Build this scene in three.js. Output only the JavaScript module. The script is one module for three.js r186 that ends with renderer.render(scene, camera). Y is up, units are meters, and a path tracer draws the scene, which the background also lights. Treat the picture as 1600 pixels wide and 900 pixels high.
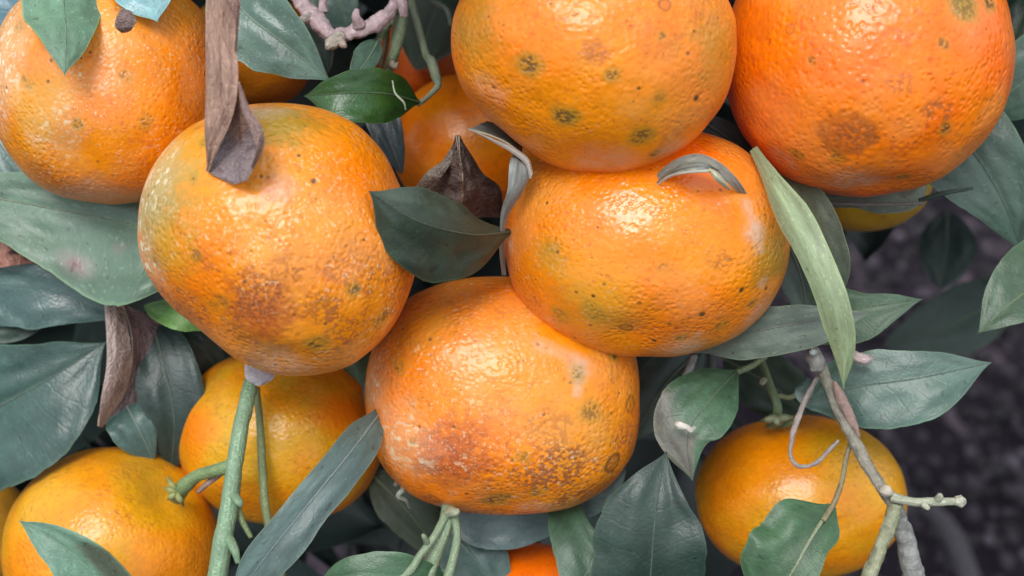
import * as THREE from 'three';

// ---------------------------------------------------------------- camera, sky, sun, exposure
const scene = new THREE.Scene();
const FOCAL = 2400;                                   // focal length in pixels of a 1600 x 900 frame
const camera = new THREE.PerspectiveCamera(2 * Math.atan(450 / FOCAL) * 180 / Math.PI, 16 / 9, 0.02, 200);
camera.position.set(0, 0.95, 0);
camera.rotation.set(-40 * Math.PI / 180, 0, 0);
camera.focus = 0.385;
camera.userData.fStop = 13;
camera.updateMatrixWorld(true);

const CAM = camera.position.clone();
const RX = new THREE.Vector3(1, 0, 0).applyQuaternion(camera.quaternion);
const UPV = new THREE.Vector3(0, 1, 0).applyQuaternion(camera.quaternion);
const FW = new THREE.Vector3(0, 0, 1).applyQuaternion(camera.quaternion);      // from the tree towards the photographer
const SUN_DIR = RX.clone().multiplyScalar(-0.16).addScaledVector(UPV, 0.42).addScaledVector(FW, 0.89).normalize();

function skyTexture() {                                // overcast: brightest overhead, a soft bright area where the sun is behind the cloud
  const w = 128, h = 64, a = new Float32Array(w * h * 4);
  for (let j = 0; j < h; j++) for (let i = 0; i < w; i++) {
    const el = ((j + 0.5) / h - 0.5) * Math.PI, az = ((i + 0.5) / w) * 2 * Math.PI - Math.PI;
    const d = new THREE.Vector3(Math.cos(el) * Math.cos(az), Math.sin(el), Math.cos(el) * Math.sin(az));
    const up = Math.max(0, d.y), k = el < 0 ? 0.17 : 0.58 + 0.34 * up + 0.20 * Math.pow(Math.max(0, d.dot(SUN_DIR)), 6);
    const o = (j * w + i) * 4;
    a[o] = k * 0.94; a[o + 1] = k * 1.0; a[o + 2] = k * 1.09; a[o + 3] = 1;
  }
  const t = new THREE.DataTexture(a, w, h, THREE.RGBAFormat, THREE.FloatType);
  t.mapping = THREE.EquirectangularReflectionMapping; t.magFilter = THREE.LinearFilter; t.needsUpdate = true;
  return t;
}
const sky = skyTexture();
scene.background = sky; scene.environment = sky;

const sun = new THREE.DirectionalLight(new THREE.Color(1, 0.965, 0.935), 1.5);
sun.position.copy(CAM).addScaledVector(SUN_DIR, 6); sun.target.position.set(0, 0.7, -0.3);
sun.castShadow = true; sun.shadow.radius = 40; sun.shadow.mapSize.set(2048, 2048);
Object.assign(sun.shadow.camera, { left: -1.2, right: 1.2, top: 1.2, bottom: -1.2, near: 0.5, far: 12 });
scene.add(sun, sun.target);

const renderer = new THREE.WebGLRenderer({ antialias: true });
renderer.toneMapping = THREE.LinearToneMapping;
renderer.toneMappingExposure = 1.5;
renderer.shadowMap.enabled = true;

// ---------------------------------------------------------------- small tools
const V = (x, y, z) => new THREE.Vector3(x, y, z);
function P(px, py, d) {                               // the place that lies d metres in front of the lens, px, py from the photograph
  return CAM.clone().addScaledVector(RX, (px - 800) / FOCAL * d).addScaledVector(UPV, -(py - 450) / FOCAL * d).addScaledVector(FW, -d);
}
function rng(seed) { let s = seed | 0; return () => { s = (s + 0x6d2b79f5) | 0; let t = Math.imul(s ^ (s >>> 15), 1 | s); t = (t + Math.imul(t ^ (t >>> 7), 61 | t)) ^ t; return ((t ^ (t >>> 14)) >>> 0) / 4294967296; }; }
const clamp = (x, a = 0, b = 1) => Math.min(b, Math.max(a, x));
const smooth = (a, b, x) => { const t = clamp((x - a) / (b - a)); return t * t * (3 - 2 * t); };
const lerp = (a, b, t) => a + (b - a) * t;
const mix3 = (a, b, t) => [lerp(a[0], b[0], t), lerp(a[1], b[1], t), lerp(a[2], b[2], t)];
function hash(x, y, z) { let h = Math.imul(x, 374761393) ^ Math.imul(y, 668265263) ^ Math.imul(z, 2147483647 - 58947); h = Math.imul(h ^ (h >>> 13), 1274126177); h = Math.imul(h ^ (h >>> 16), 2246822519); return ((h ^ (h >>> 15)) >>> 0) / 4294967296; }
function noise(x, y, z) {
  const X = Math.floor(x), Y = Math.floor(y), Z = Math.floor(z); x -= X; y -= Y; z -= Z;
  const u = x * x * (3 - 2 * x), v = y * y * (3 - 2 * y), w = z * z * (3 - 2 * z);
  const a = lerp(lerp(hash(X, Y, Z), hash(X + 1, Y, Z), u), lerp(hash(X, Y + 1, Z), hash(X + 1, Y + 1, Z), u), v);
  const b = lerp(lerp(hash(X, Y, Z + 1), hash(X + 1, Y, Z + 1), u), lerp(hash(X, Y + 1, Z + 1), hash(X + 1, Y + 1, Z + 1), u), v);
  return lerp(a, b, w);
}
function fbm(x, y, z, n = 4) { let s = 0, a = 0.5, t = 0; for (let i = 0; i < n; i++) { s += a * noise(x, y, z); t += a; a *= 0.5; x = x * 2.03 + 7.1; y = y * 2.03 + 3.7; z = z * 2.03 + 1.3; } return s / t; }
function worley(x, y, z) {
  const X = Math.floor(x), Y = Math.floor(y), Z = Math.floor(z); let m = 9;
  for (let i = -1; i < 2; i++) for (let j = -1; j < 2; j++) for (let k = -1; k < 2; k++) {
    const a = X + i, b = Y + j, c = Z + k;
    const dx = a + hash(a, b, c) - x, dy = b + hash(a + 91, b, c) - y, dz = c + hash(a, b + 57, c) - z, d = dx * dx + dy * dy + dz * dz;
    if (d < m) m = d;
  }
  return Math.sqrt(m);
}
const toByte = (v) => { v = clamp(v); return Math.round(255 * (v <= 0.0031308 ? v * 12.92 : 1.055 * Math.pow(v, 1 / 2.4) - 0.055)); };
function texture(w, h, fn, color) {                    // fn(i, j) gives [r, g, b] (linear) or one value
  const a = new Uint8Array(w * h * 4);
  for (let j = 0; j < h; j++) for (let i = 0; i < w; i++) {
    const v = fn((i + 0.5) / w, (j + 0.5) / h), o = (j * w + i) * 4;
    if (color) { a[o] = toByte(v[0]); a[o + 1] = toByte(v[1]); a[o + 2] = toByte(v[2]); } else a[o] = a[o + 1] = a[o + 2] = Math.round(255 * clamp(v));
    a[o + 3] = 255;
  }
  const t = new THREE.DataTexture(a, w, h); t.magFilter = THREE.LinearFilter; t.minFilter = THREE.LinearFilter;
  t.wrapS = t.wrapT = THREE.RepeatWrapping; if (color) t.colorSpace = THREE.SRGBColorSpace; t.needsUpdate = true;
  return t;
}
const used = new Map();
function numbered(name) { const n = used.get(name) || 0; used.set(name, n + 1); return n ? name + '_' + String(n).padStart(3, '0') : name; }
function thing(name, label, category, at, group) {
  const o = new THREE.Group(); o.name = numbered(name); o.position.copy(at); o.userData = { label, category };
  if (group) o.userData.group = group;
  scene.add(o); return o;
}
function part(name, geometry, material, parent, label) {   // geometry in world places, kept relative to its thing
  const p = parent.userData.origin || parent.position;
  geometry.translate(-p.x, -p.y, -p.z);
  const m = new THREE.Mesh(geometry, material); m.name = name; m.castShadow = m.receiveShadow = true; m.userData.origin = p;
  if (label) m.userData.label = label;
  parent.add(m); return m;
}
const tidy = () => scene.traverse((o) => { delete o.userData.origin; });

// ---------------------------------------------------------------- the fruit
// rind relief: oil glands and fine wrinkles, worked out on the sphere so that nothing stretches
function rindRelief(seed, freq, wrinkle) {
  return texture(1024, 512, (u, v) => {
    const th = v * Math.PI, ph = u * 2 * Math.PI, s = Math.sin(th), x = s * Math.cos(ph), y = -Math.cos(th), z = s * Math.sin(ph);
    const wx = x * freq + seed + 0.9 * noise(x * 9 + seed, y * 9, z * 9), wy = y * freq + 0.9 * noise(x * 9, y * 9 + seed, z * 9), wz = z * freq;
    const pore = smooth(0.1, 0.62, worley(wx, wy, wz));
    const rid = (1 - Math.abs(2 * noise(x * 19 + seed, y * 19, z * 19 + 4) - 1)) * smooth(0.3, 0.65, fbm(x * 2.5, y * 2.5 + seed, z * 2.5, 2));
    const big = fbm(x * 5 + seed, y * 5, z * 5, 3);
    return 0.40 * pore * (0.5 + smooth(0.35, 0.65, fbm(x * 3, y * 3, z * 3 + seed, 2))) + wrinkle * rid + 0.22 * big;
  });
}
const RELIEF = [rindRelief(3, 24, 0.46), rindRelief(19, 26, 0.42), rindRelief(41, 22, 0.52)];
const OLIVE = [0.30, 0.21, 0.022], BROWN = [0.28, 0.080, 0.016], RED = [0.42, 0.085, 0.020], DARK = [0.10, 0.052, 0.014], PALE = [0.60, 0.42, 0.30];
// spec: c [px, py, depth], r [px, px], stem (camera-side direction of the stalk end), tone, marks [kind, px, py, radius in px, strength]
function fruitShape(spec) {
  const [cx, cy, d] = spec.c, k = d / FOCAL, rx = spec.r[0] * k, ry = spec.r[1] * k, rz = (spec.rz || (spec.r[0] * 0.55 + spec.r[1] * 0.45)) * k;
  const axis = V(...(spec.stem || [0.1, 0.75, -0.65])).normalize();
  const side = V(0, 0, 1).cross(axis).lengthSq() > 0.01 ? V(0, 0, 1).addScaledVector(axis, -axis.z).normalize() : V(1, 0, 0);
  const third = axis.clone().cross(side);
  const dir = (u, v) => { const th = v * Math.PI, ph = u * 2 * Math.PI, s = Math.sin(th); return V(0, 0, 0).addScaledVector(side, -s * Math.cos(ph)).addScaledVector(third, s * Math.sin(ph)).addScaledVector(axis, -Math.cos(th)); };
  const e = spec.square || 2.12, sd = spec.seed || 1;
  const point = (n) => {
    const q = Math.pow(Math.pow(Math.abs(n.x), e) + Math.pow(Math.abs(n.y), e) + Math.pow(Math.abs(n.z), e), 1 / e);
    let r = 1 / q;
    const up = n.dot(axis);
    r *= 1 - 0.10 * Math.exp(-Math.pow(Math.acos(clamp(up, -1, 1)) / 0.26, 2)) - 0.05 * Math.exp(-Math.pow(Math.acos(clamp(-up, -1, 1)) / 0.2, 2));
    r *= 1 + 0.030 * (fbm(n.x * 1.7 + sd, n.y * 1.7, n.z * 1.7, 2) - 0.5) + 0.018 * (noise(n.x * 5 + sd, n.y * 5, n.z * 5 + sd) - 0.5);
    for (const [bx, by, a, wd] of spec.bulge || []) { const c = Math.hypot(n.x - bx, n.y - by); r *= 1 + a * Math.exp(-(c * c) / (wd * wd)); }
    return V(n.x * r * rx, n.y * r * ry, n.z * r * rz);
  };
  return { dir, point, axis, center: P(cx, cy, d), toWorld: (p) => V(0, 0, 0).addScaledVector(RX, p.x).addScaledVector(UPV, p.y).addScaledVector(FW, p.z) };
}
function fruitGeometry(sh, nu, nv) {
  const pos = new Float32Array((nu + 1) * (nv + 1) * 3), uv = new Float32Array((nu + 1) * (nv + 1) * 2), idx = [];
  for (let j = 0; j <= nv; j++) for (let i = 0; i <= nu; i++) {
    const o = j * (nu + 1) + i, p = sh.toWorld(sh.point(sh.dir(i / nu, clamp(j / nv, 0.0004, 0.9996))));
    pos.set([p.x, p.y, p.z], o * 3); uv.set([i / nu, j / nv], o * 2);
    if (i < nu && j < nv) { const b = o + 1, c = o + nu + 1, e = c + 1; idx.push(o, c, b, b, c, e); }
  }
  const g = new THREE.BufferGeometry();
  g.setAttribute('position', new THREE.BufferAttribute(pos, 3)); g.setAttribute('uv', new THREE.BufferAttribute(uv, 2)); g.setIndex(idx);
  // outward winding
  const a = V().fromArray(pos, idx[nu * 6 * 20] * 3), b = V().fromArray(pos, idx[nu * 6 * 20 + 1] * 3), c = V().fromArray(pos, idx[nu * 6 * 20 + 2] * 3);
  if (b.clone().sub(a).cross(c.clone().sub(a)).dot(a) < 0) { for (let i = 0; i < idx.length; i += 3) { const t = idx[i + 1]; idx[i + 1] = idx[i + 2]; idx[i + 2] = t; } g.setIndex(idx); }
  g.computeVertexNormals();
  const n = g.attributes.normal;
  for (let j = 0; j <= nv; j++) {                      // one normal along the seam
    const a0 = j * (nu + 1), b0 = a0 + nu, s = V(n.getX(a0) + n.getX(b0), n.getY(a0) + n.getY(b0), n.getZ(a0) + n.getZ(b0)).normalize();
    n.setXYZ(a0, s.x, s.y, s.z); n.setXYZ(b0, s.x, s.y, s.z);
  }
  return g;
}
function rindColour(spec, sh, w, h) {
  const [cx, cy] = spec.c, sd = (spec.seed || 1) * 3.17, tone = spec.tone, tone2 = spec.tone2 || tone;
  const r_ = rng(Math.round(sd * 100)), extra = [];
  for (let i = 0; i < (spec.dots || 0); i++) { const a = r_() * 6.283, q = 0.93 * Math.sqrt(r_()), px = cx + spec.r[0] * q * Math.cos(a), py = cy + spec.r[1] * q * Math.sin(a), k = r_();
    if (k < 0.62) extra.push(['dot', px, py, lerp(2, 4.5, r_()), lerp(0.35, 0.9, r_())]); else if (k < 0.78) extra.push(['spot', px, py, lerp(5, 10, r_()), lerp(0.4, 0.85, r_())]); else { const l = lerp(8, 26, r_()), g = r_() * 6.283; extra.push(['scratch', px, py, lerp(1.2, 2.4, r_()), lerp(0.4, 0.8, r_()), px + l * Math.cos(g), py + l * 0.6 * Math.sin(g)]); } }
  const marks = [...(spec.marks || []), ...extra].map(([kind, px, py, r, s = 1, px2, py2]) => {
    let x2 = 0, y2 = 0;
    if (px2) { x2 = (px2 - cx) / spec.r[0]; y2 = -(py2 - cy) / spec.r[1]; }
    let x = (px - cx) / spec.r[0], y = -(py - cy) / spec.r[1]; const l = Math.hypot(x, y); if (l > 0.97) { x *= 0.97 / l; y *= 0.97 / l; }
    return { kind, x2, y2, z2: Math.sqrt(Math.max(0, 1 - x2 * x2 - y2 * y2)), x, y, z: Math.sqrt(Math.max(0, 1 - x * x - y * y)), r: r / ((spec.r[0] + spec.r[1]) / 2), s };
  });
  const A = new Uint8Array(w * h * 4), B = new Uint8Array(w * h * 4), R = new Uint8Array(w * h * 4), relief = RELIEF[(spec.seed || 0) % 3].image, ks = relief.width / w;
  let dull = 0, lift = 0;
  const colour = (u, v) => {
    const n = sh.dir(u, v), { x, y, z } = n; dull = 0; lift = 0;
    const a = fbm(x * 1.6 + sd, y * 1.6, z * 1.6, 3), b = fbm(x * 4.5 + sd, y * 4.5 + 9, z * 4.5, 4), f = noise(x * 26 + sd, y * 26, z * 26), g = noise(x * 60, y * 60 + sd, z * 60);
    let c = mix3(tone, tone2, smooth(0.33, 0.67, a));
    c = mix3(c, OLIVE, (spec.green || 0) * smooth(0.45, 0.72, b));
    if (spec.scab) { const mk = smooth(0.50, 0.64, fbm(x * 3.4 + sd + 20, y * 4.6, z * 3.4, 3)) * smooth(0.2, -0.35, y); if (mk > 0) { const e = spec.scab * mk * smooth(0.44, 0.62, 0.35 * f + 0.65 * g); c = mix3(c, mix3(BROWN, RED, 0.4), 0.92 * e); dull += e; lift += 0.5 * e; } }
    c = c.map((q, i) => q * (0.84 + 0.16 * f + (i ? 0.16 : 0.08) * g + 0.10 * (b - 0.5)));
    const pits = smooth(0.78, 0.95, noise(x * 40 + 5, y * 40 + sd, z * 40)); c = mix3(c, [c[0] * 0.70, c[1] * 0.56, c[2]], 0.75 * pits);
    const fl = smooth(0.60, 0.74, 0.6 * noise(x * 30 + sd, y * 30, z * 30 + 17) + 0.4 * g) * smooth(0.42, 0.62, fbm(x * 2.6, y * 2.6 + sd, z * 2.6, 3)); c = mix3(c, [c[0] * 0.66, c[1] * 0.50, c[2] + 0.012], 0.55 * fl * (spec.fleck ?? 1));
    if (spec.film) { const e = spec.film * smooth(0.42, 0.66, fbm(x * 2.2 + sd + 3, y * 2.2, z * 2.2 + 8, 4)); c = mix3(c, [0.66, 0.44, 0.18], 0.5 * e); dull += 0.5 * e; }
    let wob;
    for (const m of marks) {
      const ex = x - m.x, ey = y - m.y, ez = z - m.z;
      if (m.kind === 'scratch') {
        if (ex * ex + ey * ey + ez * ez > 0.16) continue;
        const wv = 0.03 * (noise(x * 14, y * 14 + sd, z * 14) - 0.5), lx = m.x2 - m.x, ly = m.y2 - m.y, lz = m.z2 - m.z, h = clamp((ex * lx + ey * ly + ez * lz) / (lx * lx + ly * ly + lz * lz)), w = 0.02 * (g - 0.5);
        c = mix3(c, PALE, m.s * (0.55 + 0.6 * f) * smooth(1.25, 0.1, (Math.hypot(ex - h * lx + w + wv, ey - h * ly + w - wv, ez - h * lz)) / m.r)); continue;
      }
      const dist = Math.sqrt(ex * ex + ey * ey + ez * ez) / m.r; if (dist > 2.2) continue;
      wob ??= fbm(x * 9 + sd, y * 9, z * 9, 3) - 0.5; const q = dist + 0.7 * wob + 0.25 * (f - 0.5);
      if (m.kind === 'green') c = mix3(c, OLIVE, m.s * 0.8 * smooth(1.15, 0.2, q));
      else if (m.kind === 'deep') c = mix3(c, DEEP, m.s * smooth(1.15, 0.2, q));
      else if (m.kind === 'yellow') c = mix3(c, [0.62, 0.30, 0.02], m.s * smooth(1.15, 0.2, q));
      else if (m.kind === 'red') c = mix3(c, RED, Math.min(1, m.s * (0.25 + 0.95 * (0.5 * f + 0.5 * g))) * smooth(1.2, 0.25, q + 0.5 * (f - 0.5)));
      else if (m.kind === 'scab') { const e = m.s * smooth(1.1, 0.5, q) * smooth(0.42, 0.60, 0.35 * f + 0.65 * g + 0.04); c = mix3(c, BROWN, 0.92 * e); dull += e; lift += 0.6 * e; }
      else if (m.kind === 'spot') { c = mix3(c, OLIVE, 0.6 * m.s * smooth(1.9, 0.8, q)); const e = m.s * smooth(1.05, 0.6, q) * smooth(0.40, 0.58, 0.3 * f + 0.7 * g); c = mix3(c, DARK, 0.85 * e); dull += e; lift -= 0.7 * e; }
      else if (m.kind === 'dot') { const e = m.s * smooth(1, 0.3, dist); c = mix3(c, DARK, e); lift -= 0.8 * e; }
      else if (m.kind === 'ring') { c = mix3(c, BROWN, 0.5 * m.s * smooth(1.1, 0.8, dist)); c = mix3(c, DARK, 0.7 * m.s * smooth(0.32, 0.05, Math.abs(q - 0.85))); }
      else if (m.kind === 'pale') { const e = m.s * smooth(1.1, 0.4, q) * (0.45 + 0.55 * smooth(0.3, 0.6, f)); c = mix3(c, PALE, 0.8 * e); dull += 0.8 * e; lift += 0.25 * e; }
      else if (m.kind === 'dust') { const e = m.s * smooth(1.25, 0.3, q); c = mix3(c, [0.74, 0.66, 0.46], Math.min(0.95, e * (0.30 + 0.9 * smooth(0.64, 0.80, f) + 0.7 * smooth(0.68, 0.84, g)))); dull += 0.6 * e; }
    }
    if (spec.dust) { const e = spec.dust * (smooth(0.76, 0.90, noise(x * 52 + sd, y * 52, z * 52 + 7)) + 0.7 * smooth(0.72, 0.86, noise(x * 84 + 3, y * 84 + sd, z * 84))) * smooth(0.36, 0.60, fbm(x * 3 + 5, y * 3 + sd, z * 3, 3)); c = mix3(c, [0.78, 0.62, 0.40], Math.min(0.8, e)); dull += 0.3 * e; }
    return c;
  };
  for (let j = 0; j < h; j++) for (let i = 0; i < w; i++) {
    const c = colour((i + 0.5) / w, (j + 0.5) / h), o = (j * w + i) * 4, b = relief.data[(Math.floor(j * ks) * relief.width + Math.floor(i * ks)) * 4];
    A[o] = toByte(c[0]); A[o + 1] = toByte(c[1]); A[o + 2] = toByte(c[2]);
    B[o] = B[o + 1] = B[o + 2] = Math.round(clamp(20 + b * 0.8 * (1 - 0.3 * Math.max(0, dull)) + lift * 90, 0, 255)); R[o] = R[o + 1] = R[o + 2] = Math.round(255 * clamp((spec.rough ?? 0.40) - 0.10 + 0.26 * dull)); A[o + 3] = B[o + 3] = R[o + 3] = 255;
  }
  return [A, B, R].map((d, k) => { const t = new THREE.DataTexture(d, w, h); t.magFilter = t.minFilter = THREE.LinearFilter; t.wrapS = t.wrapT = THREE.RepeatWrapping; if (!k) t.colorSpace = THREE.SRGBColorSpace; t.needsUpdate = true; return t; });
}
const CALYX = new THREE.MeshPhysicalMaterial({ color: new THREE.Color(0.16, 0.22, 0.09), roughness: 0.7 });
function fruit(label, spec) {
  const sh = fruitShape(spec), big = spec.size !== 'small';
  const t = thing('mandarin', label, 'mandarin', sh.center, 'mandarins in the cluster');
  const g = fruitGeometry(sh, big ? 200 : 120, big ? 130 : 80);
  const [colourMap, reliefMap, glossMap] = rindColour(spec, sh, !big ? 384 : spec.bump ? 768 : 1024, !big ? 192 : spec.bump ? 384 : 512);
  const m = new THREE.MeshPhysicalMaterial({ map: colourMap, bumpMap: reliefMap, bumpScale: spec.bump ?? 0.00036, roughnessMap: glossMap, roughness: 1, ior: 1.5, sheen: 0.06, sheenColor: new THREE.Color(0.9, 0.74, 0.68), sheenRoughness: 0.55 });
  g.translate(sh.center.x, sh.center.y, sh.center.z);
  part('rind', g, m, t);
  if (spec.calyx !== false) {
    const top = sh.point(sh.axis.clone()), at = sh.toWorld(top).add(sh.center), ax = sh.toWorld(sh.axis.clone());
    const q = new THREE.Quaternion().setFromUnitVectors(V(0, 1, 0), ax), star = new THREE.Shape();
    for (let i = 0; i < 40; i++) { const a = i / 40 * 2 * Math.PI, r = 0.0030 * (1 + 0.42 * Math.pow(Math.abs(Math.cos(2.5 * a)), 3)); i ? star.lineTo(r * Math.cos(a), r * Math.sin(a)) : star.moveTo(r, 0); }
    const sg = new THREE.ExtrudeGeometry(star, { depth: 0.0008, bevelEnabled: true, bevelThickness: 0.0005, bevelSize: 0.0005, bevelSegments: 2 });
    sg.rotateX(-Math.PI / 2).applyQuaternion(q).translate(at.x, at.y, at.z);
    part('calyx', sg, CALYX, t);
  }
  return t;
}
const DEEP = [0.92, 0.150, 0.001];
const OR1 = [0.84, 0.246, 0.001], OR2 = [0.88, 0.198, 0.001], YO = [0.72, 0.325, 0.005], OCH = [0.44, 0.20, 0.018];

fruit('rough orange mandarin at the top left with a pale sage leaf tip over it', { c: [174, 139, 0.412], r: [174, 179], square: 2.32, film: 0.3, seed: 3, dots: 34, scab: 0.3, tone: OR1, tone2: OR2, green: 0.15, dust: 0.5, stem: [0.1, 0.6, -0.8],
  marks: [['dust', 40, 140, 75, 1], ['dust', 70, 60, 60, 0.7], ['red', 120, 285, 60, 0.6], ['pale', 170, 300, 50, 0.5], ['dust', 130, 210, 50, 0.7], ['yellow', 110, 190, 70, 0.6]] });
fruit('large mottled mandarin left of centre with a dry curled leaf on its top', { c: [436, 376, 0.385], r: [217, 213], seed: 5, tone: OR2, tone2: OR1, green: 0.14, dust: 0.5, stem: [-0.1, 0.86, -0.5], dots: 46, scab: 0.8, film: 0.3, bulge: [[-0.66, -0.75, -0.165, 0.55], [0.55, -0.83, 0.035, 0.4], [0.9, 0.42, -0.055, 0.35]],
  marks: [['yellow', 300, 270, 110, 0.8], ['yellow', 400, 220, 80, 0.7], ['green', 275, 330, 105, 1.1], ['green', 455, 205, 85, 1.1], ['dust', 262, 300, 85, 0.8], ['dust', 245, 400, 60, 0.8], ['dust', 380, 190, 60, 0.6], ['red', 430, 487, 66, 1.2], ['scab', 430, 470, 50, 0.9], ['scab', 400, 530, 36, 0.7], ['scab', 520, 478, 32, 0.7], ['spot', 510, 527, 14, 0.9], ['spot', 600, 490, 14, 0.6],
    ['pale', 465, 310, 30, 0.5], ['red', 462, 308, 28, 0.5], ['dot', 513, 298, 6], ['dot', 570, 450, 8], ['spot', 565, 450, 9, 0.7], ['scab', 480, 420, 34, 0.5], ['pale', 440, 570, 70, 0.6], ['dot', 490, 262, 4], ['yellow', 300, 400, 60, 0.6], ['pale', 425, 190, 50, 0.4]] });
fruit('spotted mandarin at the bottom centre of the front cluster', { c: [787, 617, 0.424], r: [213, 183], seed: 7, tone: OR1, tone2: OR2, green: 0.22, dust: 0.4, stem: [0.05, 0.8, -0.6], square: 2.5, dots: 50, scab: 0.9, film: 0.3,
  marks: [['green', 680, 520, 80, 0.5], ['red', 715, 690, 64, 1.25], ['scab', 715, 690, 60, 0.55], ['red', 760, 660, 60, 0.35], ['scab', 865, 705, 46, 1], ['scab', 825, 718, 34, 0.9], ['scab', 880, 745, 36, 0.9], ['ring', 935, 700, 15, 1], ['spot', 905, 628, 14, 0.7], ['spot', 775, 760, 14, 1], ['spot', 790, 752, 9, 0.8],
    ['scab', 690, 752, 20, 0.8], ['pale', 705, 772, 22, 1], ['scab', 850, 650, 40, 0.5], ['pale', 890, 570, 26, 0.8], ['scratch', 840, 538, 14, 0.4, 893, 562], ['scratch', 893, 562, 9, 0.6, 888, 604], ['ring', 965, 622, 14, 0.6], ['dot', 605, 632, 6, 0.7], ['dot', 602, 662, 5, 0.7], ['pale', 830, 768, 30, 0.5], ['scab', 930, 750, 22, 0.7], ['dust', 650, 670, 60, 0.6], ['dust', 600, 600, 50, 0.7]] });
fruit('wide bright mandarin right of centre under a curled grey leaf', { c: [1009, 377, 0.404], r: [221, 180], square: 2.22, seed: 4, dots: 40, scab: 0.25, film: 0.3, tone: OR1, tone2: OR2, green: 0.10, dust: 0.2, stem: [0.15, 0.75, -0.6], rough: 0.36,
  marks: [['deep', 1060, 265, 100, 0.8], ['green', 1185, 400, 70, 0.9], ['pale', 1150, 370, 26, 0.8], ['scratch', 1138, 330, 14, 0.5, 1158, 402], ['pale', 1165, 440, 14, 0.5], ['scratch', 1050, 545, 5, 0.6, 1075, 510], ['spot', 880, 485, 13, 0.7], ['spot', 926, 485, 15, 1], ['spot', 920, 470, 10, 1], ['ring', 968, 510, 10, 1], ['dot', 1075, 484, 7], ['dot', 1012, 527, 5], ['dot', 1130, 450, 6], ['dot', 1172, 448, 5], ['green', 860, 400, 40, 0.6], ['spot', 865, 388, 9, 0.5], ['spot', 1050, 520, 8, 0.8], ['dot', 985, 470, 5, 0.8], ['spot', 1105, 500, 9, 0.7], ['dot', 900, 520, 5, 0.9], ['dot', 1030, 500, 4, 0.8], ['spot', 1150, 470, 8, 0.6],
    ['scab', 1095, 405, 24, 0.5], ['pale', 1060, 535, 34, 0.7], ['pale', 1165, 480, 30, 0.45], ['yellow', 930, 470, 80, 0.6], ['dot', 922, 458, 4], ['pale', 800, 380, 26, 0.6]] });
fruit('large spotted mandarin at the top centre in front of its neighbours', { c: [926, 77, 0.377], r: [222, 196], seed: 9, dots: 30, film: 0.3, bulge: [[-0.65, -0.70, -0.115, 0.45]], tone: OR2, tone2: OR1, green: 0.15, dust: 0.12, stem: [0.05, 0.9, -0.35], rough: 0.42,
  marks: [['green', 740, 60, 90, 0.75], ['green', 1100, 90, 80, 0.6], ['spot', 823, 127, 17, 1], ['spot', 943, 144, 10, 0.8], ['spot', 875, 203, 15, 1], ['spot', 990, 224, 16, 0.9], ['spot', 1013, 243, 9, 0.9], ['dot', 1070, 168, 8, 1], ['dot', 982, 161, 4], ['scab', 920, 115, 26, 0.6], ['red', 920, 112, 28, 0.4], ['pale', 940, 262, 60, 0.55], ['pale', 1040, 235, 34, 0.5], ['ring', 1018, 42, 10, 0.7], ['pale', 760, 160, 40, 0.4], ['dot', 765, 155, 6, 0.6], ['scab', 1010, 90, 40, 0.4], ['spot', 1058, 2, 12, 0.5], ['pale', 757, 4, 14, 1]] });
fruit('bright orange mandarin at the top right with a round reddish scar', { c: [1353, 90, 0.398], r: [220, 217], seed: 11, dots: 22, film: 0.3, tone: DEEP, tone2: OR2, green: 0, dust: 0.08, stem: [0.0, 0.9, -0.3], rough: 0.40,
  marks: [['red', 1288, 226, 46, 0.75], ['scab', 1300, 226, 36, 0.7], ['ring', 1290, 222, 40, 0.3], ['green', 1448, 45, 32, 1], ['spot', 1448, 45, 24, 0.6], ['spot', 1491, 34, 13, 1], ['scab', 1410, 195, 26, 0.8], ['spot', 1428, 215, 9, 0.8], ['scab', 1355, 157, 26, 0.6], ['spot', 1232, 247, 9, 0.8], ['ring', 1207, 73, 9, 0.5], ['pale', 1320, 290, 50, 0.6], ['pale', 1200, 270, 34, 0.5], ['red', 1545, 130, 50, 0.4], ['red', 1180, 60, 40, 0.4]] });
fruit('yellow-orange mandarin in the bottom left corner with a green stalk at its shoulder', { c: [176, 860, 0.445], r: [164, 160], seed: 6, tone: YO, tone2: OR1, green: 0.12, stem: [0.62, 0.58, 0.53], bump: 0.00026, rough: 0.42, calyx: false, marks: [['green', 250, 740, 60, 0.5]] });
fruit('golden mandarin behind the upright green stem in the lower left', { c: [440, 680, 0.455], r: [161, 137], seed: 8, tone: [0.74, 0.36, 0.008], tone2: OR1, green: 0.25, stem: [-0.2, 0.9, -0.35], bump: 0.00026, rough: 0.42, marks: [['green', 500, 600, 60, 0.4], ['deep', 545, 640, 46, 0.6], ['deep', 330, 660, 50, 0.35]], bulge: [[0.55, 0.45, 0.03, 0.3]] });
fruit('smooth orange mandarin at the lower right behind the thin bare twig', { c: [1250, 776, 0.462], r: [162, 126], seed: 10, tone: OR1, tone2: YO, green: 0.10, stem: [-0.22, 0.93, 0.12], bump: 0.00024, rough: 0.40, marks: [['green', 1330, 680, 50, 0.5]] });
fruit('mandarin hanging just above the frame over the glossy dark leaf', { c: [655, -215, 0.352], r: [126, 118], seed: 20, size: 'small', tone: OR1 });
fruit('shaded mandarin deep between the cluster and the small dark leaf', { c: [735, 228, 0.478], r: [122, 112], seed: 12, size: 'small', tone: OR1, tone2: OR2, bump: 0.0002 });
fruit('dark red shaded mandarin beside the hanging petiole at the top', { c: [668, 92, 0.50], r: [86, 80], seed: 13, size: 'small', tone: [0.55, 0.10, 0.01], bump: 0.0002 });
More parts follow.
